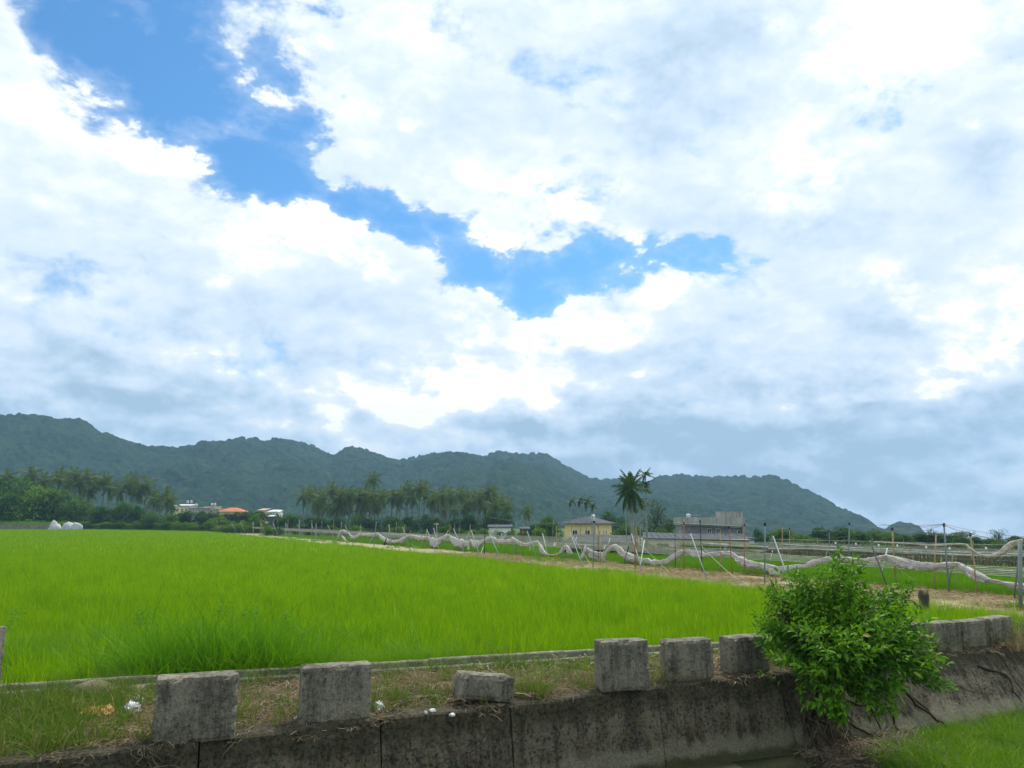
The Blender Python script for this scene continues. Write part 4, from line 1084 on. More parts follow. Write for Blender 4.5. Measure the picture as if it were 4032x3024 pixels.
# ------------------------------------------------------------------ houses
def house(name, x0, x1, Y, rz, label, cat, zbase=-2.32):
    a = pdep(x0, HOR, Y); o = empty(name, (a.x, a.y, zbase), label, cat, rz=rz); return o
def part(parent, name, mat, fn, label=None):
    b = MB(); fn(b); o = link(name, b.mesh(name), mat, parent)
    if label: o['label'] = label
    return o
def window(parent, x, y, z, w, h, frame='white', axis='x', panes=2):
    """window set into a wall face; axis x: face looks to -y, axis y: face looks to +x"""
    f = MB(); t = .07
    def bx(u0, u1, z0, z1, d0, d1, b):
        if axis == 'x': b.box(x + u0, x + u1, y - d1, y - d0, z + z0, z + z1)
        else: b.box(x + d0, x + d1, y + u0, y + u1, z + z0, z + z1)
    bx(0, w, 0, t, -.02, .05, f); bx(0, w, h - t, h, -.02, .05, f); bx(0, t, t, h - t, -.02, .05, f); bx(w - t, w, t, h - t, -.02, .05, f)
    if panes == 2: bx(w / 2 - .03, w / 2 + .03, t, h - t, -.02, .04, f)
    wo_ = link('window', f.mesh('window'), frame, parent)
    for k in range(panes):
        g_ = MB(); ww = (w - 2 * t) / panes; bx(t + k * ww, t + (k + 1) * ww, t, h - t, -.015, .01 + .004 * k, g_); link('pane', g_.mesh('pane'), 'glass', wo_)
def tank(parent, x, y, z, r, h, legs=.35):
    t_ = MB(); t_.tube([(x, y, z + legs), (x, y, z + legs + h * .08), (x, y, z + legs + h * .85)], [r * .92, r, r], 12); o = link('water_tank', t_.mesh('water_tank', False), 'steel', parent)
    l = MB(); l.tube([(x, y, z + legs + h * .852), (x, y, z + legs + h * .93), (x, y, z + legs + h)], [r * 1.04, r * .7, r * .15], 12); link('lid', l.mesh('lid'), 'white', o)
    for sx in (-1, 1):
        for sy in (-1, 1):
            q = MB(); q.box(x + sx * r * .6 - .04, x + sx * r * .6 + .04, y + sy * r * .6 - .04, y + sy * r * .6 + .04, z, z + legs); link('tank_leg', q.mesh('tank_leg'), 'galv', o)
# yellow house
H_ = house('yellow_house', 2224, 2342, 178.5, radians(-30), 'cream yellow house with a grey hip roof behind the net poles', 'house')
w_, d_, ze = 7.6, 9.2, 5.0
def f_(b):
    b.box(0, w_, 0, .2, 0, ze); b.box(0, w_, d_ - .2, d_, 0, ze); b.box(0, .2, .2, d_ - .2, 0, ze); b.box(w_ - .2, w_, .2, d_ - .2, 0, ze)
part(H_, 'wall', 'cream', f_)
def f_(b):
    e = 1.0; x0, x1, y0, y1 = -e - .5, w_ + e, -e, d_ + e
    b.add([(x0, y0, ze), (x1, y0, ze), (x1, y1, ze), (x0, y1, ze), (w_ / 2 - .4, d_ * .42, ze + 1.55), (w_ / 2 + .2, d_ * .62, ze + 1.55), (x0, y0, ze - .12), (x1, y0, ze - .12), (x1, y1, ze - .12), (x0, y1, ze - .12)],
          [(0, 1, 4), (1, 2, 5, 4), (2, 3, 5), (3, 0, 4, 5), (0, 6, 7, 1), (1, 7, 8, 2), (2, 8, 9, 3), (3, 9, 6, 0), (9, 8, 7, 6)])
rf = part(H_, 'roof', 'greyroof', f_)
for k in range(9):
    x_ = -1.3 + k * 1.12; t_ = 1 - abs(x_ - 3.7) / 5.2
    b = MB(); b.tube([(x_, -1.0, ze + .03), (x_ + (3.6 - x_) * .0, -1.0 + 4.8 * max(.05, t_), ze + .03 + 1.52 * max(.05, t_))], .035, 4); link('roof_seam', b.mesh('roof_seam'), 'greyroof', rf)
for x_, ww in ((1.9, 1.25), (5.0, 1.25)): window(H_, x_, 0, 2.35 + .0, ww, 1.15)
for y_, ww in ((1.9, .5), (4.2, .45), (5.6, .45)): window(H_, w_, y_, 2.15, ww * 1.3, 1.25, axis='y', panes=1)
# tank tower before the yellow house
q = pdep(2336, HOR, 168); o = empty('water_tower', (q.x, q.y, -2.32), 'steel water tank on a slim grey tower before the yellow house', 'water tower')
b = MB()
for sx in (-.3, .3):
    for sy in (-.3, .3): b.box(sx - .05, sx + .05, sy - .05, sy + .05, 0, 5.2)
for z_ in (1.2, 2.6, 4.0, 5.1): b.box(-.35, .35, -.32, -.28, z_, z_ + .08); b.box(-.35, .35, .28, .32, z_, z_ + .08)
b.box(-.5, .5, -.5, .5, 5.2, 5.28); link('frame', b.mesh('frame'), 'galv', o); tank(o, 0, 0, 5.28, .46, 1.45, .15)
# dark shed
H_ = house('dark_shed', 2238, 2530, 126, radians(2), 'long low shed with an old dark grey roof below the yellow house', 'shed')
Wd = pdep(2532, HOR, 126).x - pdep(2236, HOR, 126).x
part(H_, 'wall', 'cream2', lambda b: (b.box(.6, Wd, 0, 6, 0, 2.1)))
part(H_, 'roof', 'darkroof', lambda b: b.add([(0, -.6, 2.1), (Wd + .3, -.6, 2.02), (Wd + .3, 2.8, 3.1), (1.2, 2.8, 3.35), (Wd + .3, 6.4, 2.0), (0, 6.4, 2.1), (0, -.6, 2.0), (Wd + .3, -.6, 1.92), (Wd + .3, 6.4, 1.9), (0, 6.4, 2.0)],
     [(0, 1, 2, 3), (3, 2, 4, 5), (0, 6, 7, 1), (1, 7, 8, 4), (4, 8, 9, 5), (5, 9, 6, 0), (0, 3, 5), (1, 4, 2), (9, 8, 7, 6)]))
# cream warehouse
Yw = 118; H_ = house('warehouse', 2540, 2945, Yw, radians(0), 'long low cream warehouse with a grey sheet roof before the grey building', 'warehouse')
Ww = pdep(2946, HOR, Yw).x - pdep(2540, HOR, Yw).x
part(H_, 'wall', 'cream2', lambda b: b.box(0, Ww, 0, 7, 0, 2.75))
rf = part(H_, 'roof', 'greyroof', lambda b: b.add([(-.5, -.5, 2.95), (Ww + .4, -.5, 2.60), (Ww + .4, 7.2, 3.1), (.8, 7.2, 3.75), (-.5, -.5, 2.82), (Ww + .4, -.5, 2.47), (Ww + .4, 7.2, 2.9), (.8, 7.2, 2.9)], [(0, 1, 2, 3), (0, 4, 5, 1), (1, 5, 6, 2), (2, 6, 7, 3), (3, 7, 4, 0), (7, 6, 5, 4)]))
for k in range(16):
    x_ = .2 + k * Ww / 16; z0_ = 2.97 - .35 * k / 16; z1_ = 3.77 - .62 * k / 16
    b = MB(); b.box(x_, x_ + .06, -.45, 0, z0_ - .02, z0_ + .03); b.v = []; b.f = []; b.tube([(x_, -.45, z0_ + .02), (x_ + .8 * (1 - k / 16), 7.1, z1_ + .01)], .03, 4); link('roof_seam', b.mesh('roof_seam'), 'greyroof', rf)
for x_ in (.9, 2.7, 6.3): window(H_, x_, 0, .85, 1.2, .9)
# grey concrete building
Yg = 135; H_ = house('concrete_building', 2687, 2925, Yg, radians(-4), 'unfinished looking two storey grey concrete building with roof parapet and stair tower', 'building')
g0 = pdep(2687, HOR, Yg).x; Wg = pdep(2918, HOR, Yg).x - g0; zz = lambda y: pdep(2800, y, Yg).z + 2.32
part(H_, 'wall', 'bareconc2', lambda b: (b.box(0, Wg, 1.2, 1.4, 0, zz(2070)), b.box(-.0, .2, 1.4, 9, 0, zz(2070)), b.box(0, Wg, 8.8, 9, 0, zz(2070)), b.box(Wg, Wg + .22, .0, 9, 0, zz(2038))))
part(H_, 'parapet', 'bareconc', lambda b: (b.box(-.3, Wg + .35, -.15, .1, zz(2067), zz(2037)), b.box(-.3, -.05, .1, 9.1, zz(2067), zz(2037)), b.box(Wg + .24, Wg + .46, .1, 9.1, zz(2067), zz(2044))))
part(H_, 'roof_slab', 'bareconc', lambda b: b.box(-.04, Wg + .2, .12, 9, zz(2070), zz(2066)))
tw0 = pdep(2836, HOR, Yg).x - g0
tw = part(H_, 'stair_tower', 'bareconc', lambda b: (b.box(tw0, Wg + .30, .6, 4.2, zz(2037) - .8, zz(2015)), b.box(tw0 - .08, Wg + .38, .5, 4.3, zz(2015), zz(2013.5))))
b = MB(); b.box(Wg + .305, Wg + .33, 2.2, 3.0, zz(2037), zz(2020)); link('door', b.mesh('door'), 'glass', tw)
part(H_, 'balcony', 'bareconc', lambda b: (b.box(-.6, Wg + .1, -.9, -.7, zz(2128), zz(2101)), b.box(-.6, Wg + .1, -.7, 1.18, zz(2128), zz(2124)), b.box(-.6, -.4, -.7, 1.2, zz(2124), zz(2101))))
part(H_, 'lower_wall', 'bareconc', lambda b: b.box(-.3, Wg + .1, -.68, 1.15, 0, zz(2130)))
b = MB(); b.tube([(-.9, -.35, zz(2060)), (Wg - .2, -.35, zz(2072))], .11, 8); link('gutter', b.mesh('gutter'), 'greentrim', H_)
for x0_, x1_ in ((2786, 2803), (2821, 2837)):
    a_ = pdep(x0_, HOR, Yg).x - g0; window(H_, a_, 1.2, zz(2100), pdep(x1_, HOR, Yg).x - pdep(x0_, HOR, Yg).x, zz(2081) - zz(2100), panes=2)
window(H_, Wg + .22, 3.2, zz(2112), 1.1, 1.1, axis='y', panes=1); window(H_, Wg + .22, 5.6, zz(2112), 1.1, 1.1, axis='y', panes=1)
for (ax, ay) in ((Wg - .75, 2100),):
    u = part(H_, 'air_conditioner', 'white', lambda b: b.box(ax, ax + .55, .75, 1.15, zz(ay), zz(ay) + .5)); link('fan_grille', (lambda b: (b.box(ax + .08, ax + .47, .72, .745, zz(ay) + .06, zz(ay) + .44), b.mesh('fan_grille'))[1])(MB()), 'cap', u)
for k, (y0, y1, top) in enumerate(((4.4, 5.6, 2028), (6.0, 7.6, 2034))): part(H_, 'rear_parapet', 'bareconc', lambda b: b.box(Wg + .0, Wg + .2, y0, y1, zz(2038) + .01, zz(top)))
tank(H_, pdep(2716, HOR, Yg).x - g0, 1.4, zz(2040), .42, .62, .12)
b = MB(); b.tube([(pdep(2722, HOR, Yg).x - g0, 1.6, zz(2027)), (pdep(2765, HOR, Yg).x - g0, 1.6, zz(2028)), (pdep(2765, HOR, Yg).x - g0, 1.6, zz(2038))], .03, 5); link('pipe', b.mesh('pipe'), 'greentrim', H_)
for k in range(4):
    x_ = (k + .5) * Wg / 4; b = MB(); b.box(x_ - .12, x_ + .12, -.93, -.905, zz(2128), zz(2101)); link('pilaster', b.mesh('pilaster'), 'bareconc2', H_)
# small far houses
def simple(name, x0, x1, yt, Y, roofm, wallm, label, cat, roofh=0.0, depth=8, eave=.4, zb=-2.3, wins=0, gable=False, rz=0, tanks=()):
    a = pdep(x0, HOR, Y); W_ = pdep(x1, HOR, Y).x - a.x; z1_ = pdep(x0, yt, Y).z - zb
    o = empty(name, (a.x, a.y, zb), label, cat, rz=rz)
    part(o, 'wall', wallm, lambda b: b.box(0, W_, 0, depth, 0, z1_ - roofh))
    zr = z1_ - roofh
    if gable: part(o, 'roof', roofm, lambda b: b.add([(-eave, -eave, zr), (W_ + eave, -eave, zr), (W_ + eave, depth + eave, zr), (-eave, depth + eave, zr), (W_ * .35, depth / 2, z1_), (W_ * .65, depth / 2, z1_)], [(0, 1, 5, 4), (1, 2, 5), (2, 3, 4, 5), (3, 0, 4), (3, 2, 1, 0)]))
    else: part(o, 'roof', roofm, lambda b: b.add([(-eave, -eave, zr + .01), (W_ + eave, -eave, zr + .01), (W_ + eave, depth + eave, z1_), (-eave, depth + eave, z1_), (-eave, -eave, zr + .25), (W_ + eave, -eave, zr + .25), (W_ + eave, depth + eave, z1_ + .25), (-eave, depth + eave, z1_ + .25)], [(3, 2, 1, 0), (4, 5, 6, 7), (0, 1, 5, 4), (1, 2, 6, 5), (2, 3, 7, 6), (3, 0, 4, 7)]))
    for k in range(wins): window(o, W_ * (k + .6) / (wins + .4), 0, zr - 2.2, min(1.4, W_ / wins * .4), 1.2)
    for (tx, tz) in tanks: tank(o, pdep(tx, HOR, Y).x - a.x, 3, z1_ + .2, .5, 1.0, .5)
    return o
simple('village_house', 682, 740, 1986, 330, 'whiteroof', 'cream2', 'far village house with a bright white sheet roof, left end of the village', 'house', .7, wins=3, tanks=((722, 0), (736, 0)))
simple('village_house', 738, 800, 1999, 326, 'bareconc', 'bareconc', 'long grey wall like village house with one tank right of the white roof', 'house', .2, wins=0, tanks=((757, 0),))
simple('village_house', 800, 838, 1996, 332, 'cream2', 'cream2', 'pale cream village house carrying two white tanks', 'house', .2, wins=2, tanks=((820, 0), (832, 0)))
simple('village_house', 836, 856, 2004, 325, 'bareconc', 'bareconc', 'small grey village house between the cream house and the orange roof', 'house', .2)
simple('village_house', 860, 948, 1998, 325, 'orange_roof', 'cream2', 'village house with a bright orange roof', 'house', 1.7, gable=True, wins=2, eave=.8)
simple('village_house', 1014, 1036, 2003, 330, 'pinkwall', 'pinkwall', 'small pinkish village house right of the orange roof', 'house', .8, wins=1)
simple('village_house', 1052, 1076, 2008, 320, 'whiteroof', 'white', 'small white village house with dark openings left of the palm grove', 'house', .9, wins=2)
simple('village_house', 1082, 1100, 2010, 322, 'whiteroof', 'white', 'small house with a slanting white roof beside the palm grove', 'house', .8, 4, .1)
simple('hut', 1059, 1072, 2031, 235, 'whiteroof', 'greyroof', 'tiny hut with a white roof before the palm grove', 'hut', .3, 2, .3)
simple('white_house', 1910, 1976, 2040, 245, 'greyroof', 'white', 'white house half hidden by palm trunks at the right of the grove', 'house', .6, wins=3)
simple('shed', 1925, 2012, 2070, 200, 'greyroof', 'white', 'low white shed below the white house at the right of the grove', 'shed', .5, wins=1)
simple('shed', 2048, 2086, 2080, 150, 'greyroof', 'darkroof', 'dark shed with a pale top edge left of the yellow house', 'shed', .3, eave=.1)
simple('shed', 345, 388, 2049, 240, 'blueshed', 'blueshed', 'dull blue sheet shed behind the white sacks', 'shed', .5, zb=-.35)
simple('shed', 500, 600, 2062, 240, 'blueshed', 'blueshed', 'low blue grey shed hidden behind shrubs at the far rice edge', 'shed', .3, zb=-.35)
simple('shed', 2925, 2965, 2118, 150, 'greyroof', 'white', 'tiny white shed right of the grey building', 'shed', .3)
# field wall at the far left with sacks
a = pdep(-120, HOR, 224); Wl = pdep(196, HOR, 218).x - a.x
o = empty('field_wall', (a.x, a.y, -.35), 'low dark concrete wall with grass on top at the far left edge of the rice', 'wall', rz=radians(-2))
part(o, 'wall_panel', 'kerb', lambda b: b.box(0, Wl, 0, .3, 0, pdep(100, 2064, 222).z + .35))
pts = np.stack([rng.uniform(a.x - 2, a.x + Wl, 500), rng.uniform(a.y - .2, a.y + 9, 500), np.full(500, pdep(100, 2064, 222).z - .1)], 1)
structure('raised_bank', (lambda b: (b.box(a.x - 30, a.x + Wl - .3, a.y + .8, a.y + 30, -.5, pdep(100, 2065, 222).z), b.mesh('raised_bank'))[1])(MB()), 'ground')
big = [blades('grass_tuft', 30, .8, .6, .06, .5, 2, .3, 170 + k) for k in range(3)]
tag(scatter('wall_top_grass', 'rice2', pts, big, rng.uniform(.6, 1.2, 500)), 'grass on the raised ground behind the far left wall', 'grass')
import bmesh
def lump(name, w, d, h, seed, mat, subdiv=3, amp=.25, label=None, cat=None, group=None, loc=(0, 0, 0), rz=0, freq=1.6):
    bm = bmesh.new(); bmesh.ops.create_icosphere(bm, subdivisions=subdiv, radius=1)
    for v in bm.verts:
        n_ = mnoise.fractal(v.co * freq + Vector((seed, 0, 0)), 1.0, 2.0, 4) * amp
        v.co = v.co * (1 + n_); v.co.z = max(v.co.z, -.35)
        v.co = Vector((v.co.x * w / 2, v.co.y * d / 2, (v.co.z + .35) * h / 1.35))
    me = bpy.data.meshes.new(name); bm.to_mesh(me); bm.free(); me.polygons.foreach_set('use_smooth', np.ones(len(me.polygons), bool))
    o = link(name, me, mat); o.location = loc; o.rotation_euler = (0, 0, rz); tag(o, label, cat, group); return o
for x0, x1, yt, lab in ((194, 240, 2054, 'left white covered sack pile at the end of the far left wall'), (248, 294, 2054, 'middle and flattest white covered sack pile near the far left wall'), (284, 323, 2055, 'right white covered sack pile near the far left wall')):
    q = pdep((x0 + x1) / 2, HOR, 216); w = (x1 - x0) / F * 216
    lump('sack_pile', w, 2.2, pdep(x0, yt + 3, 216).z + .15, x0, 'sack', label=lab, cat='sack', group='white sacks by the far left wall', loc=(q.x, q.y, -.1), amp=.35)

# ------------------------------------------------------------------ net rows
ROWP = 10.5
def pole(pts, rad, mat, label, group, cap=True, name='net_pole', cat='pole'):
    o = empty(name, pts[0], label, cat, group); b = MB(); P_ = [Vector(p) - Vector(pts[0]) for p in pts]
    r0 = P_[0]; b.tube(P_, [rad] * len(P_) if not isinstance(rad, list) else rad, 7); link('shaft', b.mesh('shaft', True), mat, o)
    if cap:
        e = P_[-1]; d = (P_[-1] - P_[-2]).normalized(); b = MB(); b.tube([e - d * .12, e + d * .04], (rad if not isinstance(rad, list) else rad[-1]) * 1.5, 8); link('cap', b.mesh('cap'), 'cap', o)
    return o
# (zoom fn, x top, y top, x foot, y foot, radius, material, cap, look)
up = [(z3, 35, 650, 38, 960, .028, 'galv', 1), (z3, 97, 665, 93, 985, .024, 'redpipe', 1), (z3, 205, 690, 200, 900, .022, 'bamboo', 0), (z3, 358, 655, 345, 940, .022, 'bamboo', 0), (z3, 385, 685, 378, 1025, .030, 'bamboo', 1),
      (z3, 445, 755, 438, 1020, .03, 'galv', 0), (z3, 500, 860, 497, 1015, .03, 'bamboo', 0), (z3, 710, 665, 700, 1065, .055, 'galv', 1), (z3, 745, 700, 745, 1030, .024, 'blackpipe', 1), (z3, 765, 790, 765, 1040, .035, 'bamboo', 0), (z3, 790, 760, 790, 1010, .02, 'bamboo', 0),
      (z3, 1070, 700, 1062, 1095, .055, 'redpipe', 0), (z3, 1082, 760, 1078, 1060, .04, 'redpipe', 0), (z3, 1113, 675, 1110, 960, .04, 'galv', 1), (z3, 1408, 755, 1410, 1080, .026, 'blackpipe', 0), (z3, 1450, 745, 1452, 1110, .022, 'bamboo', 0), (z3, 1485, 675, 1485, 1095, .040, 'redpipe', 1),
      (z3, 1625, 660, 1645, 1120, .036, 'blackpipe', 1), (z3, 1797, 745, 1797, 1125, .028, 'bamboo', 0), (z3, 1876, 712, 1905, 1135, .036, 'redpipe', 1), (z3, 2010, 690, 2003, 1130, .030, 'redpipe', 1), (z3, 2186, 685, 2182, 1220, .048, 'galv', 1),
      (z4, 32, 560, 28, 905, .022, 'galv', 0), (z4, 123, 500, 125, 860, .040, 'bamboo', 0), (z4, 185, 503, 195, 850, .032, 'bamboo', 1), (z4, 527, 525, 540, 860, .036, 'galv', 1), (z4, 703, 462, 703, 900, .045, 'galv', 1), (z4, 1073, 505, 1108, 1000, .055, 'bamboo', 1),
      (z4, 1452, 565, 1436, 1045, .040, 'bamboo', 0), (z4, 1520, 468, 1568, 1070, .048, 'galv', 1), (z4, 1747, 552, 1802, 1085, .040, 'bamboo', 1), (z4, 1612, 835, 1625, 1025, .018, 'bamboo', 0),
      (z2, 258, 680, 258, 815, .05, 'galvlight', 0), (z2, 520, 685, 518, 838, .05, 'galvlight', 0), (z2, 190, 640, 190, 760, .05, 'galv', 0), (z2, 373, 640, 372, 800, .045, 'bamboo', 0), (z2, 483, 650, 484, 830, .05, 'galv', 1), (z2, 672, 655, 675, 840, .04, 'bamboo', 0), (z2, 738, 660, 740, 850, .045, 'bamboo', 1),
      (z2, 905, 690, 908, 870, .04, 'bamboo', 0), (z2, 1040, 655, 1016, 905, .055, 'galv', 1), (z2, 1150, 690, 1155, 880, .045, 'galv', 0), (z2, 1213, 660, 1213, 870, .05, 'galv', 1), (z2, 1285, 690, 1288, 880, .04, 'bamboo', 0), (z2, 1475, 735, 1475, 900, .04, 'bamboo', 0), (z2, 1560, 690, 1570, 910, .035, 'galvlight', 0),
      (z2, 1676, 685, 1676, 930, .03, 'bamboo', 0), (z2, 1716, 690, 1715, 905, .035, 'galv', 0), (z2, 1757, 715, 1755, 920, .03, 'bamboo', 0), (z2, 1850, 680, 1850, 915, .04, 'bamboo', 1), (z2, 1983, 620, 1973, 960, .045, 'blackpipe', 1), (z2, 2080, 690, 2062, 920, .035, 'bamboo', 0), (z2, 2125, 690, 2120, 930, .035, 'galv', 0),
      (zb_, 1252, 550, 1255, 740, .06, 'galvlight', 0), (zb_, 1560, 520, 1563, 745, .05, 'galv', 0), (zb_, 1350, 520, 1350, 720, .05, 'bamboo', 0), (zb_, 1688, 520, 1690, 740, .045, 'bamboo', 0), (zb_, 1830, 530, 1833, 770, .045, 'galv', 0), (zb_, 1985, 530, 1975, 795, .045, 'bamboo', 0), (zb_, 2110, 540, 2100, 800, .045, 'galv', 0)]
cname = {'galv': 'grey pipe', 'galvlight': 'whitish pipe', 'blackpipe': 'black pipe', 'bamboo': 'bamboo', 'redpipe': 'reddish brown'}
full = []
for (z, xa, ya, xb, yb, r, mt, cap) in up:
    A_ = z(xa, ya); Bq = z(xb, yb); foot = px(Bq[0], Bq[1], SOIL); tp = pdep(A_[0], A_[1], foot.y); full.append((A_[0], foot, tp, r, mt, cap))
full.sort(key=lambda t: -t[0])
cnt = {}
tops = []
for (xx, foot, tp, r, mt, cap) in full:
    k = (mt, cap); i = cnt.get(k, 0); cnt[k] = i + 1
    foot.z -= .1; lab = f'upright {cname[mt]} net pole {"with a black cap" if cap else "without a cap"}, {ordn(i)} of its kind from the right'
    mid_ = foot.lerp(tp, .5) + Vector((random.gauss(0, .02), 0, 0)); pole([foot, mid_, tp], r * .8, mt, lab, 'upright poles of the net rows', bool(cap)); tops.append((xx, tp, cap))
dg = [(z3, 130, 750, 225, 1000, 'galv'), (z3, 263, 768, 320, 990, 'galvlight'), (z3, 503, 765, 618, 1060, 'galv'), (z3, 1033, 775, 1130, 1112, 'galv'), (z3, 1543, 772, 1692, 1172, 'galv'), (z3, 848, 808, 803, 960, 'galvlight'), (z3, 1143, 830, 1098, 1100, 'galvlight'), (z3, 1472, 918, 1410, 1075, 'galvlight'), (z3, 1847, 875, 1775, 1102, 'galvlight'), (z3, 0, 835, 45, 975, 'galv'), (z3, 160, 850, 150, 945, 'galvlight'), (z3, 560, 800, 500, 930, 'galvlight'),
      (z4, 45, 575, 210, 1030, 'galv'), (z4, 882, 615, 1035, 1012, 'galv'), (z4, 1602, 708, 1560, 1015, 'galvlight'), (z4, 1032, 678, 965, 935, 'galvlight'), (z4, 517, 678, 458, 912, 'galvlight'), (z4, 38, 700, 5, 815, 'galvlight'), (z4, 2172, 740, 2120, 1115, 'galv'),
      (z2, 40, 680, 82, 785, 'galv'), (z2, 150, 680, 197, 812, 'galv'), (z2, 263, 685, 307, 818, 'galv'), (z2, 357, 690, 425, 838, 'galv'), (z2, 478, 690, 540, 840, 'galv'), (z2, 618, 695, 700, 868, 'galv'), (z2, 770, 700, 850, 888, 'galv'), (z2, 1146, 690, 1180, 910, 'galv'), (z2, 1265, 712, 1342, 935, 'galv'), (z2, 1475, 733, 1555, 928, 'galv'), (z2, 1535, 722, 1588, 922, 'galvlight'), (z2, 1705, 728, 1812, 952, 'galv'), (z2, 1860, 742, 1935, 968, 'galv'), (z2, 2008, 748, 2112, 980, 'galv'),
      (z2, 1030, 775, 965, 862, 'galvlight'), (z2, 1340, 745, 1258, 880, 'galvlight'), (z2, 1480, 745, 1408, 895, 'galvlight'), (z2, 1662, 740, 1590, 862, 'galvlight'), (z2, 1850, 750, 1752, 925, 'galvlight'), (z2, 1972, 868, 1935, 952, 'galvlight'), (z2, 2130, 770, 2072, 905, 'galvlight'), (z2, 2212, 778, 2135, 945, 'galvlight'), (z2, 905, 740, 845, 840, 'galvlight'), (z2, 705, 700, 672, 760, 'galvlight'),
      (zb_, 795, 535, 857, 702, 'galv'), (zb_, 858, 545, 937, 692, 'galv'), (zb_, 983, 553, 1057, 722, 'galv'), (zb_, 1098, 558, 1167, 722, 'galv'), (zb_, 1350, 565, 1410, 728, 'galv'), (zb_, 1500, 565, 1570, 752, 'galv')]
dd = []
for (z, xa, ya, xb, yb, mt) in dg:
    A_ = z(xa, ya); Bq = z(xb, yb); foot = px(Bq[0], Bq[1], SOIL); pf = perp(foot.x, foot.y); tgt = 8.2 if mt == 'galv' else 10.4
    tp = rowpt(A_[0], A_[1], tgt)
    if abs((tp - foot).length) > 7 or tp.y > foot.y + 14: tp = pdep(A_[0], A_[1], foot.y + 1)
    dd.append((A_[0], foot, tp, mt))
dd.sort(key=lambda t: -t[0]); cnt = {}
for (xx, foot, tp, mt) in dd:
    i = cnt.get(mt, 0); cnt[mt] = i + 1
    foot.z -= .1; pole([foot, foot.lerp(tp, .5), tp], .042 if mt == 'galv' else .03, mt, f'{"dark grey" if mt == "galv" else "pale"} slanting brace pole of the nets, {ordn(i)} of its shade from the right', 'slanting braces of the net rows', False, 'brace_pole')
# thick post at the right edge
foot = px(4018, 2402, SOIL); tp = pdep(4016, 2130, foot.y); foot.z -= .1
pole([foot, tp], .072, 'galv', 'thick grey post at the right edge carrying the end of the raised net roll', 'upright poles of the net rows', False)
# rails: cables running along the rows
def rail(ptsx, p, rad, label, mat='strand', extra=0):
    P_ = [rowpt(x, y, p) for x, y in ptsx]; o = empty('rail_wire', P_[0], label, 'wire', 'long cables of the net rows')
    for k in range(1 + extra):
        b = MB(); Q = []
        for i in range(len(P_) - 1):
            for t in np.linspace(0, 1, 8)[:-1]: Q.append(P_[i].lerp(P_[i + 1], t) - P_[0] + Vector((0, 0, -.09 * k - .05 * sin(pi * t))) + Bn * (.25 * k))
        Q.append(P_[-1] - P_[0]); b.tube(Q, rad, 4); link('strand', b.mesh('strand'), mat, o)
rail([(884, 2072), (1008, 2076), (1300, 2091), (1600, 2106), (2016, 2127), (2400, 2147), (2800, 2168), (3024, 2179), (3400, 2200), (4100, 2240)], 10.5, .022, 'grey bundle of cables along the front net row, lowest of the long lines', extra=5)
rail([(884, 2070), (1300, 2086), (2016, 2119), (2500, 2143), (3024, 2167)], 11.8, .020, 'thin cable close behind the front cable bundle', extra=3)
for i, (p_, ys) in enumerate(((19.5, ((1500, 2090), (2016, 2108), (3024, 2142), (4100, 2178))), (26, ((1700, 2092), (2500, 2116), (3024, 2130), (4100, 2165))))): rail([(x, y + 6) for x, y in ys], p_, .02, f'thin cable of the {ORD[i + 1]} net row behind the front bundle', extra=2)
# wires between pole tops
tp_ = sorted([(x, t) for x, t, c in tops if c and x > 1900], key=lambda q: q[0])
wi = 0
for i in range(len(tp_) - 1):
    for j in (i + 1, i + 2):
        if j < len(tp_) and (tp_[i][1] - tp_[j][1]).length < 22:
            a_, b_ = tp_[i][1], tp_[j][1]; b = MB(); b.tube([(a_ - a_).lerp(b_ - a_, t) - Vector((0, 0, .35 * 4 * t * (1 - t) * .3)) for t in np.linspace(0, 1, 7)], .008, 3)
            o = link('top_wire', b.mesh('top_wire'), 'wire'); o.location = a_; tag(o, f'thin sagging wire between pole tops, {ordn(wi)} from the left', 'wire', 'wires between the pole tops'); wi += 1
for (za, xa, ya, zb2, xb, yb, ia) in ((z3, 525, 790, z3, 700, 1070, 0), (z3, 1040, 790, z3, 1385, 1130, 1), (z3, 1640, 880, z3, 1845, 1082, 2), (z3, 1845, 1082, z3, 2030, 1215, 3), (z4, 1020, 770, z4, 1335, 1005, 4), (z2, 1340, 860, z2, 1420, 905, 5)):
    A_ = za(xa, ya); Bq = zb2(xb, yb); P1_ = rowpt(A_[0], A_[1], 9.5 if ia != 3 else 6.5); P2_ = px(Bq[0], Bq[1], SOIL) if ia != 2 else rowpt(Bq[0], Bq[1], 6.5)
    b = MB(); b.tube([Vector((0, 0, 0)), (P2_ - P1_) * .5 - Vector((0, 0, .04)), P2_ - P1_], .016, 4)
    o = link('guy_rope', b.mesh('guy_rope'), 'rope'); o.location = P1_; tag(o, f'pale guy rope slanting from the net row to the ground, {ordn(ia)} from the left'.replace('sixth', 'last'), 'rope', 'guy ropes of the net rows')
# long wires from the tall right pole to both sides
for k, (xa, ya, xb, yb) in enumerate(((1520, 470, 2400, 590), (1520, 480, 2300, 660), (1520, 470, 980, 468), (1520, 475, 880, 600), (1750, 555, 2350, 600), (1075, 510, 300, 600), (700, 470, 60, 560), (1075, 515, 1750, 560))):
    A_ = z4(xa, ya); Bq = z4(xb, yb); P1_ = rowpt(A_[0], A_[1], 7.5); P2_ = rowpt(Bq[0], Bq[1], 7.5 + (k % 3) * 2)
    b = MB(); b.tube([(P2_ - P1_) * t - Vector((0, 0, .12 * 4 * t * (1 - t))) for t in np.linspace(0, 1, 8)], .009, 3)
    o = link('top_wire', b.mesh('top_wire'), 'wire'); o.location = P1_; tag(o, f'long thin wire strung from the tall capped poles at the right, {ordn(k)} of eight', 'wire', 'wires between the pole tops')
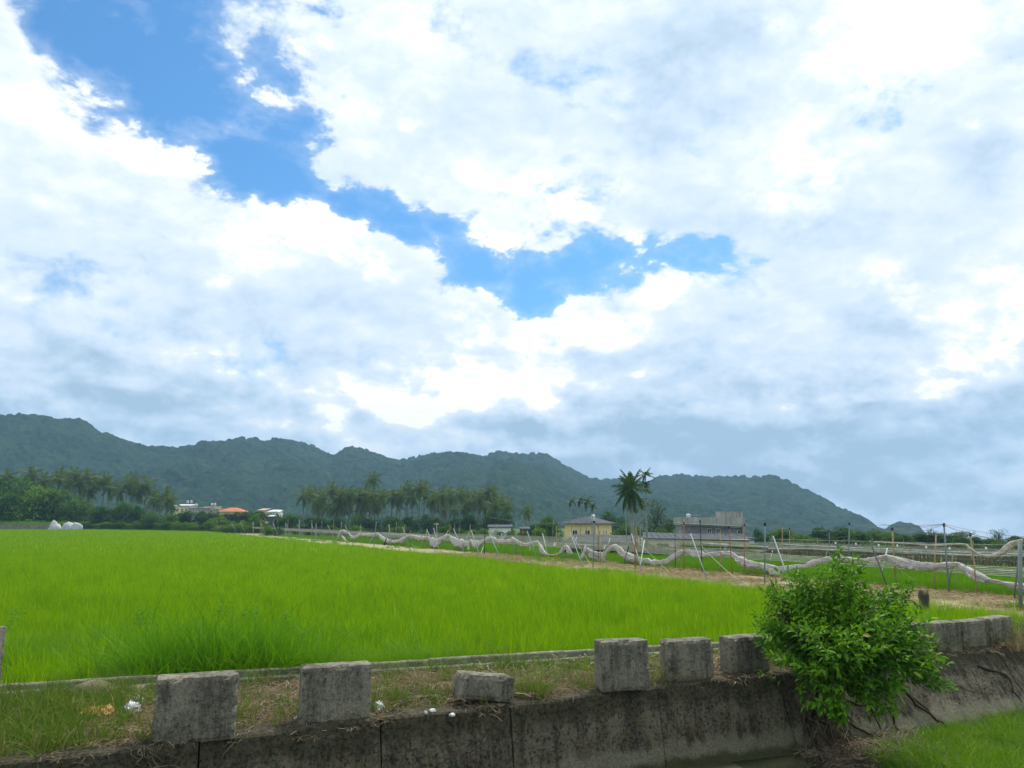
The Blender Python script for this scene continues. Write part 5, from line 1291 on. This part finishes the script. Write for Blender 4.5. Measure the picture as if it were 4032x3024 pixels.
# rolled nets
def roll(ptsr, p, label, cat='net', group='rolled nets hanging along the rows', seed=0, flat_=1.0, name='rolled_net', radj=.86):
    """gathered netting: ptsr = (x, y, radius in photo pixels)"""
    C = [(rowpt(x, y, p), r) for x, y, r in ptsr]; P_ = []; R_ = []
    n = len(C)
    for i in range(n - 1):
        steps = max(3, int((C[i + 1][0] - C[i][0]).length / .28)); steps = min(steps, 40)
        for t in np.linspace(0, 1, steps, endpoint=False):
            q0 = C[max(i - 1, 0)][0]; q1 = C[i][0]; q2 = C[i + 1][0]; q3 = C[min(i + 2, n - 1)][0]
            P_.append(.5 * ((2 * q1) + (q2 - q0) * t + (2 * q0 - 5 * q1 + 4 * q2 - q3) * t * t + (3 * q1 - q0 - 3 * q2 + q3) * t ** 3)); R_.append((C[i][1] * (1 - t) + C[i + 1][1] * t) * P_[-1].y / F * radj)
    P_.append(C[-1][0]); R_.append(C[-1][1] * P_[-1].y / F * radj)
    v = []; f = []; K = 26; N = len(P_); o0 = P_[0]; L_ = 0
    for i in range(N):
        t = (P_[min(i + 1, N - 1)] - P_[max(i - 1, 0)]).normalized(); s_ = Vector((-t.y, t.x, 0)).normalized() if abs(t.z) < .98 else Vector((1, 0, 0)); u = t.cross(s_).normalized()
        if u.z < 0: u = -u
        if i: L_ += (P_[i] - P_[i - 1]).length
        for k in range(K):
            a = 2 * pi * k / K; fold = mnoise.fractal(Vector((cos(a) * 2.6, sin(a) * 2.6, L_ * .30 + seed)), 1, 2, 4) * .55 + mnoise.fractal(Vector((cos(a), sin(a), L_ * 1.5 + seed)), 1, 2, 3) * .35
            pin = 1 - .45 * math.exp(-((((L_ + seed) % 3.1) - 1.5) / .28) ** 2); thin = 1 + .35 * mnoise.noise(Vector((L_ * .8, seed, 2)))
            rr = R_[i] * max(.25, 1 + fold) * pin * thin; sag = 1.35 if sin(a) < 0 else .75
            v.append(P_[i] - o0 + s_ * cos(a) * rr * .62 * flat_ + u * sin(a) * rr * sag)
    for i in range(N - 1):
        for k in range(K): k2 = (k + 1) % K; f.append((i * K + k, i * K + k2, (i + 1) * K + k2, (i + 1) * K + k))
    f.append(tuple(range(K))[::-1]); f.append(tuple((N - 1) * K + k for k in range(K)))
    o = link(name, mk(name, v, f, True), 'net'); o.location = o0; tag(o, label, cat, group); return o
Z = lambda z, l: [(*z(x, y), r) for x, y, r in l]
roll(Z(z2, [(700, 832, 6), (715, 790, 7), (735, 748, 6), (765, 745, 4), (790, 765, 4)]), ROWP, 'leftmost small net roll drooping to the ground at its left end', seed=1)
roll(Z(z2, [(740, 785, 2), (765, 815, 5), (780, 835, 4), (800, 838, 2)]), ROWP - .6, 'scrap of netting on the ground under the leftmost net roll', name='net_scrap', seed=2)
roll(Z(z2, [(795, 758, 3), (830, 795, 6), (862, 795, 6), (900, 775, 5), (960, 778, 6), (1010, 776, 6), (1055, 770, 4), (1085, 800, 8), (1120, 820, 9), (1160, 832, 8), (1210, 835, 7), (1260, 822, 8), (1300, 798, 8), (1340, 788, 5), (1400, 800, 8), (1450, 805, 8), (1490, 800, 6)]), ROWP, 'pale net roll with one long deep sag right of the leftmost roll', seed=3)
roll(Z(z2, [(1490, 802, 6), (1520, 830, 17), (1555, 845, 17), (1590, 820, 12), (1625, 800, 8), (1665, 783, 5), (1690, 815, 12), (1730, 838, 17), (1780, 850, 17), (1830, 850, 12), (1850, 828, 6), (1880, 850, 15), (1930, 852, 14), (1965, 828, 7), (2025, 806, 8), (2050, 808, 8), (2090, 828, 8), (2140, 832, 9), (2212, 830, 7)]), ROWP, 'pale net roll with wide drooping folds in the middle of the front row', seed=4, flat_=.7)
roll(Z(z3, [(0, 805, 5), (40, 830, 6), (90, 858, 8), (140, 862, 9), (190, 845, 6), (225, 845, 5), (245, 880, 12), (265, 920, 13), (290, 945, 7), (315, 953, 4)]), ROWP, 'net roll falling to the grass left of the gap in the front row', seed=5)
roll(Z(z3, [(315, 953, 3), (370, 952, 3), (405, 938, 4), (430, 915, 8), (455, 890, 8), (478, 885, 7), (495, 915, 13), (505, 950, 12)]), ROWP, 'thin arched net roll in the gap before the netting hut shape', seed=6)
roll(Z(z3, [(605, 1000, 10), (615, 960, 14), (632, 915, 12), (655, 902, 8), (700, 928, 9), (750, 942, 10), (800, 932, 9), (835, 905, 8), (868, 876, 7), (905, 880, 10), (935, 915, 15), (985, 950, 16), (1040, 978, 13), (1090, 985, 10)]), ROWP, 'large net roll like an arch, touching the dirt at its left foot', seed=7)
b_ = [(650, 945), (700, 955), (750, 955), (790, 950), (800, 940)]
def drape(z, top, bottom, p, label, seed):
    v = []; f = []; n = len(top) * 6; m = 9; o0 = rowpt(*z(*top[0]), p)
    ti = np.linspace(0, len(top) - 1, n); 
    for i in range(n):
        a = min(int(ti[i]), len(top) - 2); t = ti[i] - a
        A_ = rowpt(*z(*[top[a][k] * (1 - t) + top[a + 1][k] * t for k in (0, 1)]), p); Bq = rowpt(*z(*[bottom[a][k] * (1 - t) + bottom[a + 1][k] * t for k in (0, 1)]), p)
        for j in range(m): q = A_.lerp(Bq, j / (m - 1)); v.append(q - o0 + Bn * (sin(i * 1.1 + seed) * .10 + mnoise.noise(Vector((i * .5, j * .4, seed))) * .15))
    for i in range(n - 1):
        for j in range(m - 1): f.append((i * m + j, i * m + j + 1, (i + 1) * m + j + 1, (i + 1) * m + j))
    o = link('draped_net', mk('draped_net', v, f, True), 'net'); o.location = o0; tag(o, label, 'net', 'rolled nets hanging along the rows')
drape(z3, [(655, 915), (700, 935), (750, 945), (800, 930)], [(665, 1000), (700, 1010), (750, 1012), (785, 1000)], ROWP + .3, 'loose netting hanging inside the arch of the large net roll', 3)
drape(z3, [(778, 935), (800, 925), (820, 915)], [(778, 1010), (790, 1012), (800, 1000)], ROWP - .2, 'narrow net flap hanging at the right of the arch', 5)
roll(Z(z3, [(1085, 985, 9), (1130, 992, 10), (1180, 1000, 12), (1200, 1015, 8), (1235, 1015, 13), (1290, 1010, 12), (1340, 1003, 9), (1370, 985, 13), (1410, 960, 14), (1455, 935, 11), (1490, 920, 8), (1520, 915, 7)]), ROWP, 'net roll lying low on the grass between the arch and the black pole', seed=8)
roll(Z(z3, [(1520, 912, 7), (1560, 935, 13), (1620, 942, 14), (1680, 950, 12), (1740, 940, 7), (1790, 940, 13), (1850, 935, 10), (1890, 938, 10), (1930, 965, 15), (1990, 1000, 18), (2060, 1030, 17), (2120, 1040, 11), (2150, 1035, 9), (2200, 1060, 17), (2240, 1080, 14)]), ROWP, 'long net roll sagging from the reddish pole down to the bush', seed=9)
roll(Z(z4, [(0, 830, 10), (50, 842, 14), (110, 848, 16), (170, 845, 12), (240, 830, 8), (320, 828, 6), (355, 812, 12), (410, 790, 13), (470, 775, 10), (530, 762, 8), (600, 768, 11), (700, 772, 12), (800, 780, 13), (900, 772, 12), (990, 752, 9), (1035, 745, 8)]), ROWP, 'net roll rising behind the top of the bush', seed=10)
roll(Z(z4, [(1030, 745, 8), (1100, 770, 14), (1200, 800, 18), (1300, 820, 17), (1400, 828, 16), (1500, 822, 17), (1580, 815, 12), (1640, 810, 8), (1690, 845, 15), (1780, 895, 20), (1860, 935, 17), (1930, 955, 9), (1990, 965, 13), (2080, 985, 14), (2200, 1003, 12), (2400, 1010, 10)]), ROWP, 'longest and heaviest net roll, sagging down to the right edge', seed=11)
roll(Z(z4, [(915, 622, 2.2), (1000, 625, 3), (1100, 630, 3.2), (1250, 638, 3.4), (1410, 648, 3.6), (1560, 642, 3), (1700, 641, 3), (1735, 665, 5), (1780, 700, 6), (1850, 735, 6), (1920, 742, 6), (1990, 725, 9), (2050, 680, 12), (2100, 635, 9), (2150, 618, 7), (2200, 605, 6)]), 6.3, 'raised thin net roll that dips and rises to the thick right post', seed=12)
roll(Z(z4, [(0, 680, 3), (200, 682, 3), (360, 680, 3), (520, 692, 3), (700, 694, 3), (900, 697, 3.5), (1130, 706, 5), (1250, 715, 5), (1400, 720, 4), (1700, 736, 3.5), (1900, 742, 3.5), (2170, 742, 3.5), (2300, 748, 3)]), 19.5, 'thin white net roll on the second row at the right, lower one', seed=13)
roll(Z(z4, [(100, 640, 2.5), (250, 652, 2.5), (500, 662, 3), (700, 672, 2.5), (950, 680, 2.5), (1200, 690, 3), (1550, 706, 3), (1900, 715, 2.5), (2180, 728, 3), (2350, 735, 3)]), 26, 'thin white net roll on the third row at the right, upper one', seed=14)
roll(Z(z3, [(1630, 848, 3), (1690, 856, 4), (1780, 862, 4), (1860, 868, 4), (1990, 880, 3), (2080, 878, 3), (2212, 888, 3)]), 19.5, 'thin white net roll in front of the grey building', seed=15)
roll(Z(z4, [(1790, 840, 2), (1900, 850, 3), (2000, 868, 4), (2080, 872, 3), (2160, 868, 3)]), 20, 'low sagging net strip near the right edge behind the heavy roll', seed=16)
roll(Z(z2, [(1535, 690, 1.5), (1555, 684, 2), (1578, 688, 1.5)]), 9, 'tiny net knot on top of a pole in the middle', name='net_scrap', seed=17)
for i, (z, t_, b_2) in enumerate(((z2, [(1500, 805), (1530, 840), (1560, 850), (1600, 815)], [(1515, 850), (1540, 880), (1565, 882), (1595, 840)]), (z2, [(1690, 815), (1740, 845), (1790, 855)], [(1700, 850), (1745, 880), (1785, 885)]), (z2, [(1828, 845), (1845, 835)], [(1830, 908), (1842, 905)]), (z2, [(1860, 845), (1900, 858), (1935, 850)], [(1870, 880), (1900, 888), (1930, 870)]),
        (z3, [(1540, 935), (1600, 950), (1660, 955)], [(1560, 968), (1605, 975), (1650, 972)]), (z3, [(930, 925), (985, 965), (1030, 985)], [(935, 955), (985, 995), (1025, 1000)]), (z3, [(1930, 985), (2000, 1020), (2080, 1045)], [(1945, 1015), (2005, 1055), (2080, 1062)]),
        (z4, [(20, 850), (60, 870), (150, 865)], [(20, 905), (70, 900), (140, 895)]), (z4, [(880, 790), (930, 785), (980, 775)], [(900, 820), (935, 825), (970, 800)]), (z4, [(1100, 790), (1200, 825), (1300, 845)], [(1120, 820), (1210, 855), (1300, 868)]), (z4, [(1700, 875), (1790, 925), (1870, 955)], [(1720, 905), (1790, 960), (1870, 975)]))):
    drape(z, t_, b_2, ROWP - .25, f'thin loose fold of netting hanging below the front net rolls, {ordn(i)} from the left', i + 10)
# light bulbs and clips on the rear rows
for i, (x, y) in enumerate(((585, 642), (760, 650), (957, 660), (1118, 665), (1368, 680), (1885, 688), (1570, 690))):
    q = rowpt(*z4(x, y), 19.5); o = lump('light_bulb', .12, .12, .15, i, 'white', 2, .1, f'small white bulb on the rear net row, {ordn(i)} from the left', 'bulb', 'white bulbs on the rear net row', loc=q)
# dark tie hanging on the front row and black sheet strip
for k, (z, l, lab) in enumerate(((z2, [(1128, 810), (1115, 850), (1098, 902)], 'long black cloth strip hanging from the front row, left one'), (z3, [(1010, 880), (995, 930), (975, 985), (965, 1045)], 'black cord hanging by the arch shaped net'))):
    Q = [rowpt(*z(*c), ROWP - .8) for c in l]; b = MB(); b.tube([q - Q[0] for q in Q], [.05, .10 if k == 0 else .03, .14 if k == 0 else .02] + ([.02] if k else []), 5)
    o = link('hanging_strip', b.mesh('hanging_strip'), 'cap'); o.location = Q[0]; tag(o, lab, 'strip')
for i, (x, y) in enumerate(((360, 858), (372, 860), (625, 882), (795, 882))):
    q = rowpt(*z3(x, y), 9.8); b = MB(); b.tube([(0, 0, -.18), (.12, 0, .14)], .05, 5); o = link('white_tag', b.mesh('white_tag'), 'white'); o.location = q; tag(o, f'small white tag tied to the front cables, {ordn(i)} from the left', 'tag', 'white tags on the front cables')
# trellises with dead vines
def trellis(a0, a1, p, h, label, dens, step=3.0):
    o = empty('vine_trellis', bp(a0, p), label, 'trellis'); base = bp(a0, p); n = int(abs(a1 - a0) / step)
    for i in range(n + 1):
        q = bp(a0 + (a1 - a0) * i / n, p) - base; b = MB(); b.tube([q, q + Vector((random.gauss(0, .03), 0, h * 1.15))], .035, 5); link('post', b.mesh('post'), 'bamboo' if i % 3 else 'galv', o)
    b = MB(); m = int(abs(a1 - a0) * dens)
    for i in range(m):
        q = bp(a0 + (a1 - a0) * random.random(), p + random.uniform(-.5, .5)) - base; z1_ = h * random.uniform(.45, 1.0); z0_ = random.uniform(0, .25) * h; w = random.uniform(.01, .035)
        e = q + Vector((random.gauss(0, .12), random.gauss(0, .12), 0)); s_ = Bt * w
        b.add([q - s_ + Vector((0, 0, z0_)), q + s_ + Vector((0, 0, z0_)), e + s_ + Vector((0, 0, z1_)), e - s_ + Vector((0, 0, z1_))], [(0, 1, 2, 3)])
    v_ = link('dead_vines', b.mesh('dead_vines'), 'vine', o); v_['kind'] = 'stuff'
    for z_ in (.55, .8, 1.0):
        b = MB(); b.tube([Vector((0, 0, h * z_)), bp(a1, p) - base + Vector((0, 0, h * z_))], .018, 4); link('cord', b.mesh('cord'), 'strand', o)
trellis(-25, 50, 29, 1.25, 'brown trellis of dead vines behind the second rice strip at the right', 38)
trellis(-30, 42, 34, 1.6, 'rear greyish trellis of dead vines below the right tree line', 30)
trellis(78, 215, 16, 1.35, 'long grey brown trellis behind the front cables at the left', 12, 6)
# hedge of crop plants before the warehouse
for i in range(26):
    cx = 2225 + i * 29 + random.randint(-6, 6)
    tree(cx, random.randint(2128, 2142) + i // 6, random.randint(46, 64), 79 - i * .35, random.choice(['leaf_mid', 'leaf_mid', 'leaf_light', 'leaf_dark']), f'leafy crop bush in the row before the warehouse, {ordn(i)} from the left', 'leafy crop bushes before the warehouse', 'shrub', zb=-.35)
# far low row right
for i in range(12):
    cx = 2960 + i * 95 + random.randint(-10, 10); tree(cx, random.randint(2128, 2142), 110, 128, random.choice(['leaf_dark', 'leaf_mid']), f'low dark bush behind the rear net rows, {ordn(i)} from the left', 'low bushes behind the rear net rows', 'shrub')

# ------------------------------------------------------------------ the bush on the canal wall
def wallpt(x, y):
    best = None
    for zi in np.linspace(0, 1.4, 60):
        p = px(x, y, -zi); s, q = sq(p); bat = .22 + .75 * float(sm(np.array([s]), 8.5, 15)[0]); d = abs(q + bat * zi / 1.5)
        if best is None or d < best[0]: best = (d, p)
    return best[1]
root = wallpt(3235, 2735)
o = empty('bush', root, 'large glossy green bush growing out of a crack in the canal wall over the blocks', 'bush')
lobes = [(3310, 2430, 15.7, 200, 170, .9), (3300, 2270, 15.9, 110, 110, .6), (3330, 2215, 15.9, 50, 50, .35), (3090, 2400, 15.8, 110, 120, .7), (3120, 2285, 15.9, 80, 70, .4), (3040, 2320, 15.9, 60, 45, .35), (3050, 2500, 15.6, 90, 80, .5),
         (3460, 2390, 15.7, 110, 100, .6), (3560, 2540, 15.2, 130, 100, .7), (3640, 2600, 14.8, 90, 50, .4), (3270, 2640, 14.9, 190, 100, .8), (3180, 2540, 14.9, 170, 110, .8), (3420, 2520, 14.9, 190, 130, .9), (3450, 2670, 14.7, 130, 90, .7),
         (3230, 2740, 14.5, 80, 50, .4), (3600, 2450, 15.4, 70, 60, .35), (3540, 2320, 15.9, 60, 40, .3), (3470, 2770, 14.2, 40, 50, .3), (3690, 2660, 14.6, 60, 30, .3), (3290, 2790, 14.3, 40, 45, .3), (3000, 2430, 15.9, 40, 40, .3)]
wts = [(rx * ry) for _, _, _, rx, ry, _ in lobes]; wts = np.array(wts) / sum(wts)
br = np.random.default_rng(5); pos = []; dirs = []; sizes = []; tips = []
core = Vector(pdep(3300, 2600, 15.4))
for k in range(860):
    L_ = lobes[br.choice(len(lobes), p=wts)]; c = pdep(L_[0], L_[1], L_[2]); rx = L_[3] / F * L_[2]; rz_ = L_[4] / F * L_[2]
    d = Vector(br.normal(0, 1, 3)).normalized(); rr = br.uniform(.60, 1.0) if br.uniform() < .8 else br.uniform(.2, .7)
    if br.uniform() < .12: rr *= br.uniform(1.1, 1.45)
    tip = c + Vector((d.x * rx, d.y * L_[5] * .9, d.z * rz_)) * rr
    out = (tip - core).normalized() * .8 + Vector((0, 0, .35)) + Vector(br.normal(0, .25, 3)); out.normalize(); tips.append((tip, out)); sz_ = br.uniform(.75, 1.35)
    for j in range(11):
        t = j / 10; b_ = tip - out * (.42 * (1 - t)) + Vector((0, 0, -.05 * t * t)); a = j * 2.4 + br.uniform(-.3, .3); s_ = out.orthogonal().normalized(); u = out.cross(s_)
        dr = (s_ * cos(a) + u * sin(a)) * (1.0 - .5 * t) + out * (.35 + .6 * t) + Vector((0, 0, -.22))
        pos.append(tuple(b_)); dirs.append(tuple(dr)); sizes.append(sz_ * (.115 + .07 * br.uniform()) * (1 - .25 * t))
pos = np.array(pos) - np.array(root); dirs = np.array(dirs); sizes = np.array(sizes)
# the 300 leaves nearest the camera become single leaves
dist = pos[:, 1] + root.y + br.uniform(0, .25, len(pos)); order = np.argsort(dist); near = order[:300]; rest = order[300:]
me, _ = leafcloud('foliage', pos[rest], dirs[rest], sizes[rest], .9, 9); fo = link('foliage', me, 'bushleaf', o); fo['kind'] = 'stuff'
lm = mk('leaf', LV, LF); lm.materials.append(M['bushleaf']); ly = mk('leaf', LV, LF); ly.materials.append(M['bushyellow'])
for i, k in enumerate(near):
    d = Vector(dirs[k]).normalized(); up_ = (Vector((0, 0, 1)) + Vector(br.normal(0, .45, 3))); sd_ = up_.cross(d).normalized(); nn = d.cross(sd_)
    m4 = Matrix((d, sd_, nn)).transposed().to_4x4(); l_ = link('leaf', ly if i in (17, 90, 180, 260) else lm, None, o)
    m4.translation = Vector(pos[k]); sc_ = float(sizes[k]) * 1.08; l_.matrix_local = m4 @ Matrix.Scale(sc_, 4)
    if i in (17, 90, 180, 260): l_['label'] = 'yellowed leaf'
b = MB()
mains = [(3300, 2280, 15.9), (3080, 2380, 15.8), (3180, 2480, 15.2), (3400, 2400, 15.5), (3560, 2520, 15.3), (3450, 2640, 14.8), (3250, 2640, 15.0), (3140, 2330, 15.9)]
for i, (x, y, Y) in enumerate(mains):
    e = pdep(x, y, Y) - root; m_ = e * .5 + Vector((br.normal(0, .12), br.normal(0, .1), -.05)); b = MB(); b.tube([(0, 0, -.05), m_, e], [.055, .032, .010], 6); link('branch', b.mesh('branch', True), 'bark', o)
b = MB()
for tip, out in tips[::2]:
    k = min(mains, key=lambda q: (pdep(*q) - tip).length); e = pdep(*k) - root; s0 = e * br.uniform(.55, 1.0); b.tube([s0, (s0 + tip - root) * .5 + Vector((0, 0, .06)), tip - root - out * .05], [.010, .007, .004], 4, False)
tw_ = link('twigs', b.mesh('twigs'), 'bark', o); tw_['kind'] = 'stuff'
def roots(parent, plist, rad, mat='root', name='root'):
    P_ = [wallpt(x, y) + Vector((-.0, -.03, .01)) - root for x, y in plist]
    Q = []
    for i in range(len(P_) - 1):
        for t in (0, .33, .66): Q.append(P_[i].lerp(P_[i + 1], t) + Vector((random.gauss(0, .02), random.gauss(0, .015) - .02, random.gauss(0, .015))))
    Q.append(P_[-1]); b = MB(); b.tube(Q, [rad * (1 - .6 * i / len(Q)) for i in range(len(Q))], 5); link(name, b.mesh(name, True), mat, parent)
for pl, r in (([(3215, 2755), (3230, 2830), (3290, 2930), (3330, 3010)], .10), ([(3190, 2760), (3185, 2850), (3210, 2940), (3225, 3020)], .05), ([(3260, 2760), (3330, 2840), (3420, 2890), (3490, 2915)], .035), ([(3300, 2750), (3420, 2780), (3470, 2880)], .03),
              ([(3440, 2660), (3560, 2720), (3600, 2770), (3680, 2830), (3745, 2870)], .045), ([(3570, 2730), (3640, 2790), (3690, 2845)], .03), ([(3480, 2760), (3520, 2850), (3560, 2920)], .035), ([(3160, 2800), (3165, 2900), (3175, 3000)], .03), ([(3240, 2800), (3270, 2900), (3265, 3010)], .03),
              ([(3850, 2620), (3960, 2660), (3990, 2720), (4022, 2765)], .03), ([(3600, 2640), (3750, 2700), (3830, 2725), (3900, 2700)], .012), ([(3560, 2650), (3590, 2760)], .01)): roots(o, pl, r)
for i in range(60):
    x0 = random.uniform(3170, 3330); y0 = random.uniform(2780, 2880); dx_ = random.uniform(-60, 130); dy_ = random.uniform(60, 160)
    P_ = [wallpt(x0, y0), wallpt(x0 + dx_ * .5, y0 + dy_ * .6), wallpt(x0 + dx_, min(3060, y0 + dy_))]; P_ = [q + Vector((random.gauss(0, .05), -.05 - abs(random.gauss(0, .12)), random.gauss(0, .04))) - root for q in P_]
    b = MB(); b.tube(P_, [.008, .006, .003], 4, False); link('rootlet', b.mesh('rootlet'), 'stick' if i % 2 else 'root', o)
# loose dry roots and vines on the wall
def loose(pl, rad, mat, label, cat='root', nm='dry_root', amp=.05, ground=False):
    P_ = [(px(x, y, .02) if ground else wallpt(x, y)) + Vector((0, -.04, .02)) for x, y in pl]; Q = []
    for i in range(len(P_) - 1):
        for t in (0, .25, .5, .75): Q.append(P_[i].lerp(P_[i + 1], t) - P_[0] + Vector((random.gauss(0, amp * .3), -abs(random.gauss(0, amp)), random.gauss(0, amp * .3))))
    Q.append(P_[-1] - P_[0]); b = MB(); b.tube(Q, [rad * (1 - .5 * i / len(Q)) for i in range(len(Q))], 5); o_ = link(nm, b.mesh(nm, True), mat); o_.location = P_[0]; tag(o_, label, cat, 'dry roots hanging over the canal wall')
z5 = lambda x, y: (x * .4557, 2268 + y * .4557)
rl = [([(1060, 1300), (1080, 1420), (1140, 1520), (1210, 1590)], .014), ([(1090, 1330), (1150, 1440), (1280, 1500), (1430, 1620)], .012), ([(1200, 1450), (1300, 1560), (1400, 1630), (1640, 1655)], .012), ([(1230, 1500), (1230, 1580), (1220, 1655)], .014), ([(1260, 1480), (1300, 1600), (1330, 1655)], .010),
      ([(2150, 1310), (2050, 1410), (1980, 1500), (1920, 1600)], .013), ([(2200, 1300), (2100, 1370), (2010, 1430), (1960, 1440)], .012), ([(2170, 1340), (2060, 1440), (1930, 1470)], .009), ([(800, 1540), (850, 1620)], .010), ([(960, 1530), (970, 1640)], .009), ([(1130, 1480), (1250, 1530), (1180, 1640)], .010), ([(1470, 1500), (1530, 1570), (1600, 1610)], .006)]
for i, (pl, r) in enumerate(rl):
    loose([z5(*c) for c in pl], r * .8, 'stick', f'pale dry root hanging over the wall lip around the largest block, {ordn(i)} from the left')

# ------------------------------------------------------------------ things on the bank and in the field
q = px(3645, 2445, -.2); tp = pdep(3642, 2322, q.y)
o = empty('tree_stump', q, 'broken brown tree stump standing in the rice right of the bush', 'tree stump')
H = tp.z - q.z; b = MB(); b.tube([(.0, 0, -.1), (-.02, 0, H * .25), (.02, 0, H * .5), (.0, 0, H * .8), (-.01, 0, H)], [.13, .11, .14, .155, .125], 12)
b.v = [(x + mnoise.noise(Vector((x * 9, y * 9, z * 6))) * .05, y, z) for x, y, z in b.v]; link('trunk', b.mesh('trunk', True), 'bark', o)
b = MB(); b.tube([(-.02, 0, H * .22), (-.20, 0, H * .45), (-.34, .02, H * .62)], [.08, .07, .03], 7); link('side_stub', b.mesh('side_stub', True), 'bark', o)
b = MB(); b.tube([(.0, -.09, H * .80), (-.02, -.16, H * .90), (-.02, -.12, H * 1.01)], [.05, .07, .05], 8); link('broken_top', b.mesh('broken_top', True), 'dry', o)
def onb(x, y, z=.02): return px(x, y, z)
def put(name, x, y, w, d, h, seed, mat, label, cat, amp=.25, sub=3, rz=None, freq=1.6, group=None, z=-.02):
    p = px(x, y, z); return lump(name, w, d, h, seed, mat, sub, amp, label, cat, group, (p.x, p.y, p.z), random.uniform(0, 3) if rz is None else rz, freq)
put('boulder', 368, 2752, .80, .50, .30, 1, 'boulder', 'large rounded tan boulder against the kerb at the left', 'boulder', .15, rz=.2)
put('boulder', 530, 2742, .46, .34, .20, 2, 'boulder', 'smaller tan boulder touching the large one beside the largest block', 'boulder', .2)
put('plastic_bag', 538, 2775, .22, .18, .11, 3, 'plastic', 'white crumpled bag behind another one, nearer the small boulder', 'plastic bag', .9, 4, freq=2.2)
put('plastic_bag', 512, 2812, .34, .22, .14, 4, 'plastic', 'larger white crumpled bag in the grass left of the largest block', 'plastic bag', .9, 4, freq=2.4)
put('plastic_bag', 1492, 2800, .20, .16, .14, 5, 'plastic', 'pale bag against the right side of the second block', 'plastic bag', .5, 4)
# orange wrapper: a crumpled sheet
p = onb(384, 2822, .05); v = []; f = []
for i in range(13):
    for j in range(6): v.append((i * .042 - .25, j * .035 - .1 + mnoise.noise(Vector((i * .5, j, 1))) * .03, .05 + j * .018 + mnoise.noise(Vector((i * .6, j * .7, 3))) * .06))
for i in range(12):
    for j in range(5): f.append((i * 6 + j, i * 6 + j + 1, (i + 1) * 6 + j + 1, (i + 1) * 6 + j))
o = link('food_wrapper', mk('food_wrapper', v, f), 'orangep'); o.location = p; tag(o, 'crumpled orange and white wrapper lying in the bank grass', 'wrapper')
put('orange_scrap', 428, 2832, .10, .06, .05, 6, 'orangep', 'small orange scrap beside the crumpled wrapper', 'scrap', .6, 2)
v, f = rough_box(.60, .12, .05, 77, .006, step=.04); o = link('stone_slab', mk('stone_slab', v, f), 'stone'); p = onb(1602, 2756, .03); o.location = p; o.rotation_euler = (0, 0, radians(14)); tag(o, 'flat pale broken slab lying on the litter left of the toppled block', 'slab')
put('stone', 2270, 2682, .24, .20, .13, 8, 'mossstone', 'round yellowish stone on the bank left of the crumbling block', 'stone', .15)
put('stone', 2300, 2640, .13, .1, .06, 9, 'stone', 'small white stone behind the round yellowish stone', 'stone', .2)
put('stone', 4006, 2520, .28, .25, .26, 10, 'stone', 'white stone right of the last block', 'stone', .3)
for i, (x, y, w) in enumerate(((1092, 2727, .05), (1170, 2745, .05), (1168, 2832, .09), (1676, 2812, .10), (1703, 2806, .13), (1780, 2820, .11), (1665, 2670, .06), (1608, 2702, .08), (2263, 2625, .06), (2188, 2650, .07), (2030, 2690, .05), (1100, 2668, .07))):
    put('litter_scrap', x, y, w, w * .7, w * .5, 20 + i, 'plastic' if i % 3 else 'stone', f'small white scrap on the bank litter, {ordn(i)} of twelve', 'scrap', .4, 2, group='small white scraps on the bank')
# brown stalk heap between the blocks
b = MB()
for i in range(170):
    x = random.choice([random.uniform(950, 1170), random.uniform(1480, 1780), random.uniform(2050, 2350), random.uniform(950, 2350)]); y = random.uniform(2650, 2810) - (x - 1000) * .06
    p = px(x, y, random.uniform(.02, .10)); a = random.gauss(0, .9); l = random.uniform(.12, .5)
    b.tube([p + Vector((-cos(a) * l / 2, -sin(a) * l / 2, 0)), p + Vector((random.gauss(0, .03), random.gauss(0, .03), random.uniform(.0, .07))), p + Vector((cos(a) * l / 2, sin(a) * l / 2, random.uniform(-.01, .05)))], [.006, .005, .003], 4)
o = link('dry_sticks', b.mesh('dry_sticks'), 'stick'); tag(o, 'dry curved sticks lying in the litter between the concrete blocks', 'sticks', kind='stuff')
# tall dry grass by the right end
pts = [tuple(px(random.uniform(3985, 4150), random.uniform(2470, 2570), -.05)) for _ in range(90)]
dg_ = [blades('grass_tuft', 20, .45, .10, .007, .9, 3, .3, 180 + k) for k in range(3)]
tag(scatter('dry_grass', 'dry', pts, dg_, rng.uniform(.7, 1.2, len(pts)), tilt=.2), 'dry brownish grass at the right end of the block row', 'grass')
# debris pile under the bush
sd3 = [straws(80, 190 + k, .2, .7, .012) for k in range(3)]
pts = []
for i in range(60): c = (random.gauss(3400, 90), random.gauss(2960, 35)); q = px(c[0], c[1], -1.38); pts.append((q.x, q.y, -1.40))
tag(scatter('canal_debris', 'stick', pts, sd3, rng.uniform(.6, 1.1, len(pts)), tilt=.3), 'heap of dead twigs washed against the wall below the bush', 'debris')
# ------------------------------------------------------------------ haze (closed box round everything on the ground)
b = MB(); b.box(-2700, 2700, -2700, 2700, -100, 300)
def m_haze():
    v = E.nt.nodes.new('ShaderNodeVolumePrincipled'); v.inputs['Color'].default_value = (.40, .68, 1.0, 1); v.inputs['Density'].default_value = HAZE; v.inputs['Anisotropy'].default_value = 0.0
    return v.outputs[0]
HAZE = .00024
m = bpy.data.materials.new('pale_haze'); m.use_nodes = True; E.nt = m.node_tree
for n_ in list(E.nt.nodes): E.nt.nodes.remove(n_)
out = E.nt.nodes.new('ShaderNodeOutputMaterial'); E.nt.links.new(m_haze(), out.inputs['Volume'])
hz = link('haze', b.mesh('haze'), m); tag(hz, 'pale blue haze in the air over the fields', 'haze', kind='stuff')
